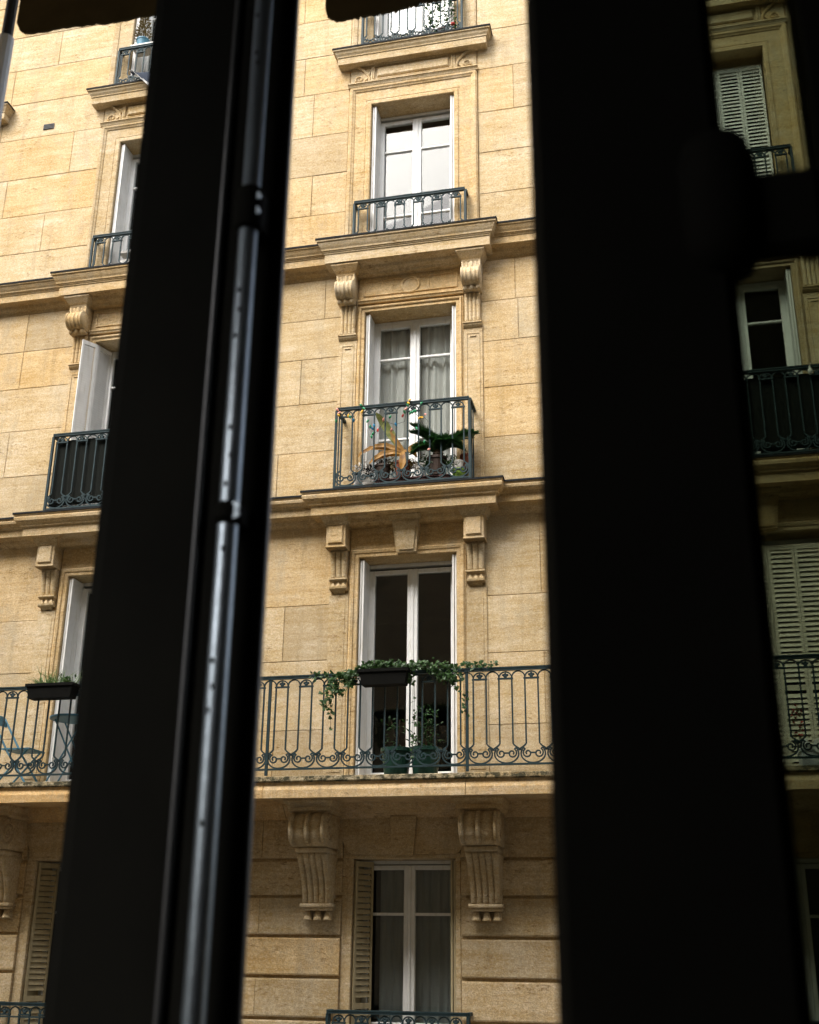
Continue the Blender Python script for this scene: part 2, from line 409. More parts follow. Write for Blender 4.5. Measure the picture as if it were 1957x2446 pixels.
# ledges and string courses -----------------------------------------------------
def ledge_profile(p, h, back=.12):
    k = h/.325
    return [(p, 0), (p, -.032*k), (p-.018, -.038*k), (p-.022, -.062*k), (p-.040, -.10*k), (p-.058, -.128*k), (p-.062, -.150*k), (p-.076, -.152*k),
            (p-.076, -.168*k), (p-.088, -.172*k), (p-.088, -.190*k), (p-.100, -.194*k), (p-.100, -h), (back+.03, -h-.001), (back, -h-.015), (back-.015, -h-.05), (back-.06, -h-.085), (back-.075, -h-.12), (.012, -h-.125)]
def round_profile(p, h, back=.13):
    k = h/.28
    return [(p, 0), (p, -.022*k), (p-.012, -.03*k), (p-.004, -.055*k), (p-.012, -.09*k), (p-.040, -.118*k), (p-.066, -.132*k), (p-.072, -.158*k),
            (p-.09, -.162*k), (p-.102, -.168*k), (p-.104, -h), (back+.03, -h-.001), (back, -h-.015), (back-.02, -h-.06), (back-.07, -h-.09), (.012, -h-.095)]
def f5_profile(p, h):
    return [(p, 0), (p, -.03), (p-.018, -.036), (p-.03, -.075), (p-.05, -.105), (p-.052, -.125), (p-.066, -.13), (p-.062, -.138), (p-.062, -.140), (p-.066, -h), (p-.075, -h-.004), (.012, -h+.004)]
def ledge(bx, z, half, prof, key, flash_over=.012):
    o = part('window_ledge', lambda: MB().mitre(half, prof, z), 'stone', B, (bx, 0, 0), key)
    p = prof[0][0]
    part('lead_flashing', lambda: MB().mitre(half, [(p+.012, .016), (p+.012, -.006), (p+.004, -.006), (p+.004, .0015), (p-.02, .0015)], z), 'lead', o, (0, 0, 0), key+'flash')
    return o
for bx in BAYS+[FAR]:
    ledge(bx, 7.915, .955, f5_profile(.215, .24), 'ledge5')
for bx in BAYS:
    ledge(bx, 4.507, .835, ledge_profile(.40, .328, .16), 'ledge4')
    ledge(bx, .792, .815, round_profile(.45, .282, .17), 'ledge3')
s4 = part('string_course', MB().run(XL, XR, ledge_profile(.28, .255, .07), 4.500), 'stone', B)
part('lead_flashing', MB().run(XL, XR, [(.292, .016), (.292, -.006), (.285, -.006), (.285, .002)], 4.499), 'lead', s4)
s3 = part('string_course', MB().run(XL, XR, round_profile(.32, .225, .08), .786), 'stone', B)
part('lead_flashing', MB().run(XL, XR, [(.332, .016), (.332, -.006), (.325, -.006), (.325, .002)], .785), 'lead', s3)

# continuous balcony slab --------------------------------------------------------
cuts = [XL, -6.0, -3.70, -1.40, .87, 3.15, 5.45, XR]
for a, b2 in zip(cuts[:-1], cuts[1:]):
    sl = part('balcony_slab', MB().run(a+.003, b2-.003, [(.872, 0), (.872, -.03), (.880, -.05), (.893, -.075), (.897, -.085), (.897, -.170), (.83, -.171), (.80, -.155), (.20, -.155), (.17, -.20), (.11, -.25), (.05, -.30), (.012, -.34)], -2.818), 'slab', B)
    part('slab_edge', MB().run(a+.002, b2-.002, [(.885, 0), (.905, -.008), (.908, -.05), (.90, -.062)], -2.755), 'moss', sl)

# window surrounds ---------------------------------------------------------------
YG = .33                                   # plane of the glazing
def surround4():
    zb, zt = OPEN[4]; m = MB(); x = HW[4]
    m.uframe(x, zt, zb, [(0, .36), (0, -.012), (.010, -.022), (.055, -.022), (.062, -.008), (.085, -.004), (.088, -.010), (.245, -.010), (.25, -.022), (.272, -.030), (.285, -.042), (.318, -.045), (.326, -.030), (.336, -.028), (.340, .02)])
    return m
def frieze4():
    m = MB()
    m.run(-.965, .965, [(.075, 0), (.075, -.016), (.062, -.024), (.05, -.045), (.046, -.06)], 7.372, .01)
    m.cbox(-.94, .94, -.008, .05, 7.372, 7.72, .003)
    # sunk panel made of a raised border
    for a in ((-.60, .60, 7.405, 7.43), (-.60, .60, 7.655, 7.68), (-.60, -.575, 7.431, 7.654), (.575, .60, 7.431, 7.654)): m.cbox(a[0], a[1], -.042, .0, a[2], a[3], .008)
    m.cbox(-.535, .535, -.040, .0, 7.465, 7.625, .016)
    m.cbox(-.63, -.605, -.035, .0, 7.374, 7.70, .004).cbox(.605, .63, -.035, .0, 7.374, 7.70, .004)
    return m
def volute(sx):
    m = MB()
    pts = []
    for k in range(15):
        a = math.pi*(.5+k/14*.55); pts.append((sx*(.65+.19*(1-math.sin((a-math.pi/2)))), -.03, 7.70-.30*(k/14)))
    m.tube(pts, .022, 6, .018)
    sp = []
    for k in range(20):
        a = -.5+k*.42; r = .065*(1-k/24); sp.append((sx*(.80+r*math.cos(a)), -.03, 7.455+r*math.sin(a)))
    m.tube(sp, .016, 6, .008)
    poly = [(sx*.632, 7.70), (sx*.67, 7.70), (sx*.70, 7.62), (sx*.76, 7.54), (sx*.80, 7.51), (sx*.80, 7.41), (sx*.75, 7.40), (sx*.68, 7.46), (sx*.64, 7.56)]
    m.prism(poly, -.025, -.005)
    return m
def surround3():
    zb, zt = OPEN[3]; m = MB(); x = HW[3]
    m.uframe(x, zt, zb, [(0, .36), (0, -.006), (.006, -.018), (.045, -.018), (.05, -.034), (.06, -.040), (.075, -.040), (.08, -.012), (.098, -.010), (.100, .02)])
    m.run(-.725, .725, [(.055, 0), (.055, -.018), (.042, -.026), (.034, -.05)], 3.70, .01)
    m.cbox(-.715, .715, -.006, .06, 3.70, 4.10, .003)
    for a in ((-.65, .65, 3.765, 3.785), (-.65, .65, 3.985, 4.00), (-.65, -.632, 3.786, 3.984), (.632, .65, 3.786, 3.984)): m.cbox(a[0], a[1], -.022, .0, a[2], a[3], .004)
    ring = [(.115+.02*math.cos(a), -.008-.02*math.sin(a)) for a in [math.pi*k/8 for k in range(9)]]
    m.lathe([(r, y) for r, y in ring], (0, 0, 3.882), 28, 'y')
    m.lathe([(.10, -.0145), (.05, -.0155), (.01, -.016)], (0, 0, 3.882), 28, 'y')
    for sx in (-1, 1): m.cbox(sx*.25-.009, sx*.25+.009, -.014, .0, 3.79, 3.98, .003)
    return m
def surround2():
    zb, zt = OPEN[2]; m = MB(); x = HW[2]
    m.uframe(x, zt, zb, [(0, .36), (0, -.006), (.006, -.016), (.05, -.016), (.055, -.03), (.085, -.036), (.095, -.03), (.11, -.010), (.116, -.010), (.118, .02)])
    m.cbox(-.735, .735, -.004, .06, .150, .50, .003)
    return m
def keystone2():
    m = MB()
    for y0, g in ((-.11, 0),):
        top, bot = .17, .125
        a = [(-top, -.15, .44), (top, -.15, .44), (bot, -.075, .05), (-bot, -.075, .05)]
        m.add([(-top, .01, .44), (top, .01, .44), (bot, .01, .05), (-bot, .01, .05)]+a, [(0,1,2,3), (4,5,6,7), (0,4,5,1), (1,5,6,2), (2,6,7,3), (3,7,4,0)])
        i = .03
        m.add([(-top+i, -.152, .415), (top-i, -.152, .415), (bot-i, -.084, .075), (-bot+i, -.084, .075), (-top+i, -.163, .412), (top-i, -.163, .412), (bot-i, -.096, .078), (-bot+i, -.096, .078)], [(4,5,6,7), (0,4,5,1), (1,5,6,2), (2,6,7,3), (3,7,4,0)])
    m.run(-.20, .20, [(.21, 0), (.21, -.02), (.19, -.04), (.17, -.06), (.165, -.075)], .515, .01)
    return m
def surround1():
    zb, zt = OPEN[1]; m = MB(); x = HW[1]
    m.uframe(x, zt, zb, [(0, .36), (0, -.002), (.005, -.008), (.055, -.008), (.06, .004), (.12, .004), (.122, .03)])
    # flat arch voussoirs with hollowed corners either side of the keystone
    for sx in (-1, 1):
        pl = [(sx*.159, -3.115), (sx*.72, -3.115), (sx*.735, -3.25), (sx*.72, -3.36), (sx*.685, -3.44), (sx*.64, -3.50), (sx*.60, -3.525), (sx*.124, -3.525)]
        m.prism(pl, -.04, .02)
    m.cbox(-.70, .70, -.012, .05, -3.568, -3.530, .003)
    return m
def keystone1():
    m = MB(); m.prism([(-.155, -3.112), (.155, -3.112), (.12, -3.535), (-.12, -3.535)], -.075, .02); return m
def console_surface(w0, w1, prof, lobes, amp, nx=25):
    """prof: (p, z, lobe_strength); x profile has raised lobes"""
    m = MB(); nP = len(prof)
    zs_ = [q[1] for q in prof]; vs = []
    for j, (p, z, st) in enumerate(prof):
        t = (zs_[0]-z)/(zs_[0]-zs_[-1]); hw = (w0+(w1-w0)*t)/2
        for i in range(nx):
            u = i/(nx-1)*2-1; vs.append((u*hw, -(p+lobes(u)*amp*st), z))
    base = len(vs)
    fs = []
    for j in range(nP-1):
        for i in range(nx-1): fs.append((j*nx+i, j*nx+i+1, (j+1)*nx+i+1, (j+1)*nx+i))
    for sx, i in ((-1, 0), (1, nx-1)):
        for j, (p, z, st) in enumerate(prof):
            v = vs[j*nx+i]; vs.append((v[0], .01, v[2]))
    for k, i in ((0, 0), (1, nx-1)):
        off = base+k*nP
        for j in range(nP-1): fs.append((j*nx+i, (j+1)*nx+i, off+j+1, off+j))
    fs.append(tuple(range(nx))[::-1]+(base, base+nP)); fs.append(tuple((nP-1)*nx+i for i in range(nx))+(base+2*nP-1, base+nP-1))
    return m.add(vs, fs)
def lobe3(u):
    a = abs(u)
    if .80 < a: return 1.0
    if a < .10: return .85
    d = (a-.45)/.35; return .55*max(0, 1-d*d)-.25
def flutes(n):
    return lambda u: abs(math.sin((u+1)/2*math.pi*n))**.5
def scroll_prof(pc, zc, r, p0, ztop, a0=75, a1=-100, n=14):
    out = [(p0, ztop, 1)]
    for k in range(n):
        a = R(a0+(a1-a0)*k/(n-1)); out.append((pc+r*math.cos(a), zc+r*math.sin(a), 1))
    return out
def big_console():
    pr = scroll_prof(.455, -3.285, .185, .47, -3.10, 80, -95)
    m = console_surface(.405, .40, pr, lobe3, .055, 41)
    m.cbox(-.18, .18, -.47, .01, -3.530, -3.474, .014)
    pr2 = [(.42, -3.53, 0), (.40, -3.57, 1), (.355, -3.63, 1), (.30, -3.71, 1), (.25, -3.79, 1), (.212, -3.87, 1), (.185, -3.96, 1), (.175, -4.04, 1), (.172, -4.06, .3)]
    m.add(*(lambda q: (q.v, q.f))(console_surface(.355, .325, pr2, flutes(5), .036, 61)))
    m.cbox(-.185, .185, -.215, .01, -4.10, -4.058, .008); m.cbox(-.17, .17, -.19, .01, -4.132, -4.10, .005)
    for gx in (-.115, 0, .115): m.lathe([(.030, 0), (.036, -.03), (.052, -.085), (.054, -.10)], (gx, -.105, -4.132), 10)
    m.box(-.15, .15, -.06, .01, -4.232, -4.133)
    return m
def volute_side(sx, xw, pc, zc, r):
    m = MB(); pts = []
    for k in range(34):
        a = R(95)-k*.40; rr = r*(1-k/38); pts.append((sx*(xw+.004), -(pc+rr*math.cos(a)), zc+rr*math.sin(a)))
    m.tube(pts, .026, 6, .012); m.lathe([(.02, -.022), (.034, 0), (.02, .022)], (sx*(xw+.006), -pc, zc), 12, 'x'); return m
def big_cap():
    m = MB(); m.mitre(.17, [(.66, 0), (.66, -.02), (.65, -.03), (.60, -.06), (.57, -.075), (.57, -.115), (.55, -.118), (.52, -.135)], -2.974, .01)
    # the mitre widens with the projection: squeeze it back to a bracket cap
    m.v = [(x*.34, y, z) for x, y, z in m.v]; return m
def small_console3():
    pr = scroll_prof(.150, 3.80, .135, .18, 4.02, 85, -75)
    m = console_surface(.255, .235, pr, lambda u: (1 if abs(u) > .82 else .75 if abs(u) < .12 else .5 if .4 < abs(u) < .6 else -.1), .022, 27)
    for gx in (-.085, 0, .085): m.lathe([(.006, .038), (.03, .026), (.036, 0), (.028, -.028), (.006, -.04)], (gx, -.15, 3.645), 10)
    m.cbox(-.115, .115, -.16, .01, 3.62, 3.665, .006)
    return m
def cap3():
    m = MB(); m.mitre(.0, [(.28, 0), (.28, -.02), (.25, -.05), (.215, -.09), (.19, -.11), (.18, -.14)], 4.165, .01)
    m.v = [(x*.68, y, z) for x, y, z in m.v]; return m
def pilaster3():
    m = MB(); m.cbox(-.125, .125, -.018, .02, .80, 3.135, .003)
    pr = [(.045, 3.64, 0), (.05, 3.60, 1), (.045, 3.20, 1), (.04, 3.19, 0)]
    m.add(*(lambda q: (q.v, q.f))(console_surface(.21, .21, pr, flutes(4), .022, 41)))
    m.run(-.125, .125, [(.075, 0), (.075, -.018), (.062, -.024), (.056, -.045), (.03, -.07)], 3.185, .01)
    # raised border = sunk panel of the shaft
    for a in ((-.09, -.075, .9, 3.04), (.075, .09, .9, 3.04), (-.075, .075, 3.025, 3.04)): m.cbox(a[0], a[1], -.026, .0, a[2], a[3], .003)
    m.cbox(-.04, .04, -.03, .0, 2.98, 3.0, .003)
    return m
def block_console2():
    m = MB(); m.cbox(-.125, .125, -.215, .01, .118, .412, .006)
    m.cbox(-.095, .095, -.238, -.2, .165, .395, .012); m.cbox(-.132, .132, -.225, .01, .118, .135, .004)
    return m
def cap2():
    m = MB(); m.mitre(.0, [(.30, 0), (.30, -.02), (.275, -.045), (.245, -.085), (.225, -.10), (.22, -.125)], .535, .01)
    m.v = [(x*.66, y, z) for x, y, z in m.v]; return m
def pilaster2():
    m = MB(); m.cbox(-.125, .125, -.014, .02, -2.75, -.43, .003)
    pr = [(.09, .118, 0), (.085, .08, 1), (.06, -.10, 1), (.045, -.22, 1), (.045, -.235, 0)]
    m.add(*(lambda q: (q.v, q.f))(console_surface(.215, .205, pr, flutes(3), .026, 37)))
    m.run(-.115, .115, [(.09, 0), (.09, -.022), (.075, -.028), (.07, -.04)], -.235, .01)
    for gx in (-.068, 0, .068): m.add([(gx-.03, -.078, -.345), (gx+.03, -.078, -.345), (gx, -.06, -.28), (gx-.03, .0, -.345), (gx+.03, .0, -.345), (gx, 0, -.28)], [(0,1,2), (3,5,4), (0,2,5,3), (1,4,5,2), (0,3,4,1)])
    m.box(-.105, .105, -.045, .01, -.36, -.276); m.run(-.11, .11, [(.085, 0), (.08, -.025), (.06, -.04)], -.347, .01)
    m.run(-.07, .07, [(.05, 0), (.035, -.022), (.015, -.034)], -.388, .01)
    m.cbox(-.085, .085, -.02, .0, -2.6, -.5, .004)
    return m
for bx in BAYS:
    part('window_surround', surround4, 'stone', B, (bx, 0, 0), 'sur4')
    fz = part('frieze', frieze4, 'stone', B, (bx, 0, 0), 'fr4')
    for sx in (-1, 1): part('volute', lambda: volute(sx), 'stone', fz, (0, 0, 0), f'vol{sx}')
    part('window_surround', lambda: MB().uframe(.61, 10.4, 8.0, [(0, .36), (0, -.012), (.01, -.022), (.055, -.022), (.062, -.006), (.24, -.006), (.25, -.02), (.31, -.03), (.335, -.02), (.34, .02)]), 'stone', B, (bx, 0, 0), 'sur5')
    part('window_surround', surround3, 'stone', B, (bx, 0, 0), 'sur3')
    part('window_surround', surround2, 'stone', B, (bx, 0, 0), 'sur2')
    part('keystone', keystone2, 'stone', B, (bx, 0, 0), 'key2')
    part('window_surround', surround1, 'stone', B, (bx, 0, 0), 'sur1')
    part('keystone', keystone1, 'stone', B, (bx, 0, 0), 'key1')
    for sx in (-1, 1):
        c = part('console', big_console, 'stone', B, (bx+sx*.955, 0, 0), 'bigc', True)
        part('console_cap', big_cap, 'stone', c, (0, 0, 0), 'bigcap')
        for s2 in (-1, 1): part('volute', lambda: volute_side(s2, .195, .455, -3.285, .16), 'stone', c, (0, 0, 0), f'bigv{s2}', True)
        c = part('console', small_console3, 'stone', B, (bx+sx*.862, 0, 0), 'smc', True)
        part('console_cap', cap3, 'stone', c, (0, 0, 0), 'smcap')
        part('pilaster', pilaster3, 'stone', B, (bx+sx*.852, 0, 0), 'pil3')
        c = part('console', block_console2, 'stone', B, (bx+sx*.868, 0, 0), 'blc')
        part('console_cap', cap2, 'stone', c, (0, 0, 0), 'blcap')
        part('pilaster', pilaster2, 'stone', B, (bx+sx*.862, 0, 0), 'pil2')

# windows ---------------------------------------------------------------------------
PANE = {5: (9.9+.2, [9.65, 8.5]), 4: (6.827, [6.349, 5.234]), 3: (3.41, [2.94, 1.75]), 2: (-.114, []), 1: (-3.675, [-4.155, -5.3])}
PB = {5: 8.2, 4: 4.85, 3: 1.1, 2: -2.57, 1: -5.8}
def win_frame(f):
    zb, zt = OPEN[f]; x = HW[f]; pt, mt = PANE[f]; pb = PB[f]; m = MB()
    y0, y1 = YG-.02, YG+.05
    for sx in (-1, 1): m.cbox(min(sx*x, sx*(x-.045)), max(sx*x, sx*(x-.045)), y0, y1, zb, zt, .006)
    m.cbox(-x+.045, x-.045, y0, y1, max(pt+.062, zt-.05), zt, .006)
    m.cbox(-x+.045, x-.045, y0, y1, zb, zb+.05, .006); return m
def sash(f, sx):
    zb, zt = OPEN[f]; x = HW[f]-.048; pt, mt = PANE[f]; pb = PB[f]; m = MB(); yf = YG-.035; yb = YG+.03
    tp = min(pt+.06, zt-.052)
    xi, xo = .066, .485
    a, b2 = (.004, xi)
    if sx < 0: m.cbox(-xi, -.004, yf, yb, zb+.052, tp, .006).cbox(-x, -xo, yf, yb, zb+.052, tp, .006)
    else: m.cbox(.004, xi, yf, yb, zb+.052, tp, .006).cbox(xo, x, yf, yb, zb+.052, tp, .006)
    l, r = (-xo, -xi) if sx < 0 else (xi, xo)
    m.cbox(l, r, yf+.003, yb-.003, pt, tp-.001, .006); m.cbox(l, r, yf+.003, yb-.003, zb+.053, pb, .006)
    for z in mt: m.cbox(l, r, yf+.008, yb-.008, z-.016, z+.016, .006)
    if sx > 0: m.cbox(-.022, .022, yf-.014, yf, zb+.06, tp-.01, .008)
    return m
def pane(f, sx):
    pt = PANE[f][0]; pb = PB[f]; l, r = (-.487, -.064) if sx < 0 else (.064, .487)
    return MB().box(l, r, YG-.003, YG+.003, pb-.002, pt+.002)
def window(bx, f):
    w = part('window', lambda: win_frame(f), 'white', B, (bx, 0, 0), f'wf{f}')
    for sx in (-1, 1):
        part('sash', lambda: sash(f, sx), 'white', w, (0, 0, 0), f'sash{f}{sx}')
        part('pane', lambda: pane(f, sx), 'glass', w, (0, 0, 0), f'pane{f}{sx}')
    return w
for bx in BAYS:
    for f in (1, 2, 3, 4, 5): window(bx, f)

# shutters ---------------------------------------------------------------------------
def leaf_frame(w, h, t=.022, fr=.032):
    """shutter leaf in local x (0..w), z (0..h), thickness along y"""
    m = MB(); m.box(0, fr, -t/2, t/2, 0, h).box(w-fr, w, -t/2, t/2, 0, h)
    for z0, z1 in ((0, .06), (h*.36-.03, h*.36+.03), (h-.06, h)): m.box(fr, w-fr, -t/2, t/2, z0, z1)
    return m
def slat_mesh(w, fr=.032, d=.020, rise=.046):
    m = MB(); x0, x1 = fr, w-fr
    return m.add([(x0, -d/2, -rise/2), (x1, -d/2, -rise/2), (x1, d/2, rise/2), (x0, d/2, rise/2), (x0, -d/2, -rise/2+.004), (x1, -d/2, -rise/2+.004), (x1, d/2, rise/2+.004), (x0, d/2, rise/2+.004)],
                 [(0,1,2,3), (4,7,6,5), (0,4,5,1), (1,5,6,2), (2,6,7,3), (3,7,4,0)])
def shutter_leaf(name, loc, rotz, w, h, mat, slats=True, pitch=.05, backing=True):
    o = part(name, lambda: leaf_frame(w, h), mat, B, loc, f'leaf{w}{h}{mat}'); o.rotation_euler.z = rotz
    if slats:
        n = 0; z = .06+pitch*.6
        while z < h-.06-pitch*.3:
            if abs(z-h*.36) > .03+pitch*.3:
                part('slat', lambda: slat_mesh(w), mat, o, (0, 0, z), f'slat{w}{mat}')
            z += pitch
    else:
        part('panel', lambda: MB().box(.032, w-.032, -.006, .004, .06, h-.06), mat, o, (0, 0, 0), f'panel{w}{h}{mat}')
    return o
def folded(bx, f, mat, left_slats, skip_left=False):
    zb, zt = OPEN[f]; h = zt-zb-.05; x = HW[f]; w = .275
    # left pair folded back into the reveal
    if not skip_left:
        shutter_leaf('shutter', (bx-x+.052, .022, zb+.03), R(90), w, h, mat, left_slats, .062)
        shutter_leaf('shutter', (bx-x+.020, .030, zb+.03), R(90), w, h, mat, False)
    shutter_leaf('shutter', (bx+x-.050, .022, zb+.03), R(90), w, h, mat, False)
    shutter_leaf('shutter', (bx+x-.020, .030, zb+.03), R(90), w, h, mat, False)
folded(BAYS[1], 5, 'shutter', False); folded(BAYS[0], 5, 'shutter', False)
folded(BAYS[1], 4, 'shutter', False); folded(BAYS[0], 4, 'shutter', False)
folded(BAYS[1], 3, 'shutter', False)
folded(BAYS[1], 2, 'shutter', False); folded(BAYS[0], 2, 'shutter', False)
for bx in BAYS[:2]:
    folded(bx, 1, 'beige', True, True); zb, zt = OPEN[1]
    pD, pE = (bx-.572, .035), (bx-.425, .272); a_, l_ = math.atan2(pE[1]-pD[1], pE[0]-pD[0]), math.hypot(pE[0]-pD[0], pE[1]-pD[1])
    shutter_leaf('shutter', (pD[0], pD[1], zb+.03), a_, .275, zt-zb-.05, 'beige', True, .062)
    shutter_leaf('shutter', (bx-.572, .06, zb+.03), R(86), .25, zt-zb-.05, 'beige', False)
folded(BAYS[2], 3, 'shutter', False)
# left window of the plant storey: a bi-fold shutter pulled half out
zb3, zt3 = OPEN[3]; h3 = zt3-zb3-.06
def along(p, q): return math.atan2(q[1]-p[1], q[0]-p[0]), math.hypot(q[0]-p[0], q[1]-p[1])
pA, pB, pC = (-4.715, -.17), (-4.585, .03), (-4.50, .29)
for p_, q_ in ((pA, pB), (pB, pC)):
    a_, l_ = along(p_, q_); shutter_leaf('shutter', (p_[0], p_[1], zb3+.03), a_, round(l_-.006, 3), h3, 'shutter', True, .036)
shutter_leaf('shutter', (BAYS[0]+HW[3]-.03, .03, zb3+.03), R(90), .275, h3, 'shutter', False)
# closed shutters in the right-hand bay
for f, y, mat in ((4, .20, 'shutter'), (2, .10, 'beige2'), (5, .2, 'shutter')):
    if mat == 'beige2':
        M.setdefault('beige2', paint('pale_shutter_paint', (.60, .56, .44), .6, .12, 6, .3, dirt=(.4, .34, .22)))
    zb, zt = OPEN[f]; h = zt-zb-.16; w = round((2*HW[f]-.04)/4, 3)
    for k in range(4): shutter_leaf('shutter', (BAYS[2]-HW[f]+.02+k*w, y, zb+.03), 0, w-.004, h, mat, f != 5, .058)

# iron railings -------------------------------------------------------------------------
def bar(pts, r=.009): return MB().tube(pts, r, 4)
def baluster(P, h, side):
    """upright bar that kicks sideways at its foot to the collar between two rings"""
    x = side*P*.25; zs_ = -(h-.235)
    pts = [(x, 0, -.105), (x, 0, zs_)]
    for k in range(1, 7):
        a = k/6; pts.append((x+side*P*.225*(math.sin(a*math.pi/2)**1.3), 0, zs_-.055*a-.012*math.sin(a*math.pi)))
    return MB().tube(pts, .0118, 4)
def ring(P, h):
    m = MB(); zc = -(h-.125); rx, rz = P*.455, .098
    pts = []
    for k in range(21):
        a = R(152)+R(236)*k/20; pts.append((rx*math.cos(a), 0, zc+rz*math.sin(a)))
    m.tube(pts, .0115, 4)
    for sx in (-1, 1):
        sp = []
        for k in range(17):
            a = R(118)+k*.52; rr = .052*(1-k/21); sp.append((sx*(P*.21-rr*math.cos(a)*1.0), 0, zc+.005+rr*math.sin(a)))
        sp = [(sx*P*.43, 0, zc+.052), (sx*P*.33, 0, zc+.060)]+sp
        m.tube(sp, .0115, 4)
        m.box(sx*P*.5-.016, sx*P*.5+.016, -.014, .014, zc+.036, zc+.056)
    m.box(-.03, .03, -.011, .011, zc+.0, zc+.016); m.box(-.016, .016, -.013, .013, zc-.112, zc-.092)
    return m
def crest(P, h):
    m = MB(); m.box(-P*.30, P*.30, -.013, .013, -.112, -.094)
    ar = [(P*.245*math.cos(R(180)-R(180)*k/12), 0, -.094+.066*math.sin(R(180)*k/12)) for k in range(13)]
    m.tube(ar, .0105, 4)
    for a in (35, 90, 145): m.lathe([(.004, -.012), (.014, -.006), (.016, .004), (.004, .012)], (.026*math.cos(R(a)), 0, -.078+.026*math.sin(R(a))), 8, 'y')
    m.lathe([(.008, -.012), (.02, -.006), (.02, .006), (.008, .012)], (0, 0, -.080), 8, 'y')
    return m
def arch(P, h):
    pts = [(P*.25, 0, -.104)]+[(P*.5+P*.25*math.cos(R(180)-R(180)*k/12), 0, -.090+.068*math.sin(R(180)*k/12)) for k in range(13)]+[(P*.75, 0, -.104)]
    return MB().tube(pts, .0105, 4)
def railing(x0, x1, y, zt, zb, n, ret=None, posts=None, endpost=True, band=False, label=None):
    h = zt-zb; P = (x1-x0)/n; L = x1-x0
    o = part('balcony_railing', MB().box(0, L, -.022, .022, -.012, .012).box(.004, L-.004, -.028, .028, .012, .026), 'iron', B, (x0, y, zt-.026), label=label)
    part('bottom_rail', MB().box(0, L, -.012, .012, -h+.006, -h+.026), 'iron', o)
    ps = list(posts) if posts else []
    if endpost: ps += [0.0, L]
    for p in ps: part('post', lambda: MB().box(-.015, .015, -.015, .015, -h-.05, -.012), 'iron', o, (p, 0, 0), f'post{h:.3f}')
    k1, k2 = f'{P:.4f}', f'{h:.3f}'
    for i in range(n):
        cx = (i+.5)*P
        for s_ in (-1, 1): part('baluster', lambda: baluster(P, h, s_), 'iron', o, (cx, 0, 0), f'bal{k1}{k2}{s_}')
        part('scroll_ring', lambda: ring(P, h), 'iron', o, (cx, 0, 0), f'ring{k1}{k2}')
        part('crest', lambda: crest(P, h), 'iron', o, (cx, 0, 0), f'crest{k1}{k2}')
        if i < n-1: part('arch', lambda: arch(P, h), 'iron', o, (cx, 0, 0), f'arch{k1}{k2}')
    if band:
        m = MB().box(0, L, -.010, .010, -.135, -.118)
        part('frieze_bar', m, 'iron', o)
    if ret is not None:
        for xx in (0, L):
            D = ret-y
            m = MB().box(xx-.02, xx+.02, .022, D, -.012, .024).box(xx-.010, xx+.010, .022, D, -h+.006, -h+.026)
            k = max(2, round(D/.13))
            for j in range(1, k):
                yy = D*j/k; m.box(xx-.008, xx+.008, yy-.008, yy+.008, -h+.02, -.012)
            part('return_rail', m, 'iron', o)
    return o
for bx in BAYS:
    railing(bx-.752, bx+.75, -.125, 8.70, 7.96, 6, .0)
    railing(bx-.785, bx+.785, -.15, 5.225, 4.53, 6, .0)
    railing(bx-.86, bx+.86, -.385, 1.932, .86, 6, .0)
    railing(bx-.78, bx+.755, -.2, -5.14, -6.0, 6, .0, band=True)
PW = 2.2815
railing(-1.405-3*PW, -1.405+4*PW, -.80, -1.612, -2.655, 56, None, [PW*k for k in range(1, 7)])

# vents in the masonry -----------------------------------------------------------------
def vent(x, z, w, h, y):
    o = part('wall_vent', MB().box(-w/2, w/2, -.004, .01, -h/2, h/2), 'dark', B, (x, y, z))
    for k in range(4): part('slat', lambda: MB().box(-w/2+.01, w/2-.01, -.010, -.004, -.006, .003), 'dark', o, (0, 0, -h/2+h*(k+.5)/4), f'vs{w}')
vent(-5.87, 7.505, .185, .10, -.004); vent(1.64, .86, .22, .06, -.012); vent(-5.72, .86, .22, .06, -.012)

# ------------------------------------------------------------------ curtains behind the panes
def curtain(bx, y, x0, x1, z0, z1, mat, label, amp=.018, freq=34, seed=0):
    rnd = random.Random(seed); m = MB(); nx = 90; vs = []
    ph = [rnd.uniform(0, 6) for _ in range(3)]
    for j in range(2):
        z = z1 if j == 0 else z0
        for i in range(nx):
            u = x0+(x1-x0)*i/(nx-1)
            d = amp*(math.sin(u*freq+ph[0])+.6*math.sin(u*freq*1.73+ph[1])+.5*math.sin(u*freq*.47+ph[2]))*(1 if j else .8)
            vs.append((u+.006*math.sin(u*freq*1.3+ph[1]+j), y+d, z))
    m.add(vs, [(i, i+1, nx+i+1, nx+i) for i in range(nx-1)])
    o = part('net_curtain', m, mat, None, (bx, 0, 0)); tag(o, label, 'curtain'); return o
curtain(0, .425, -.56, -.03, .84, 3.46, 'curtain', 'sheer pleated white curtain behind left pane above the potted palm balcony', .022, 44, 1)
curtain(0, .425, .05, .56, .84, 3.46, 'curtain', 'sheer pleated white curtain behind right pane above the potted palm balcony', .022, 44, 2)
curtain(0, .40, -.36, -.03, -6.0, -3.62, 'curtaing', 'grey net curtain in left casement beside louvred shutter under the long balcony', .008, 50, 3)
curtain(0, .40, .05, .56, -6.0, -3.62, 'curtaing', 'grey net curtain in right casement under the long balcony', .008, 50, 4)
curtain(0, .46, -.52, .52, 8.1, 10.1, 'curtain', 'white curtain in the topmost window of the middle column', .01, 30, 5)
curtain(BAYS[0], .46, -.52, .52, 8.1, 10.1, 'curtain', 'white curtain in the topmost window at upper left behind the potted conifer', .01, 30, 6)

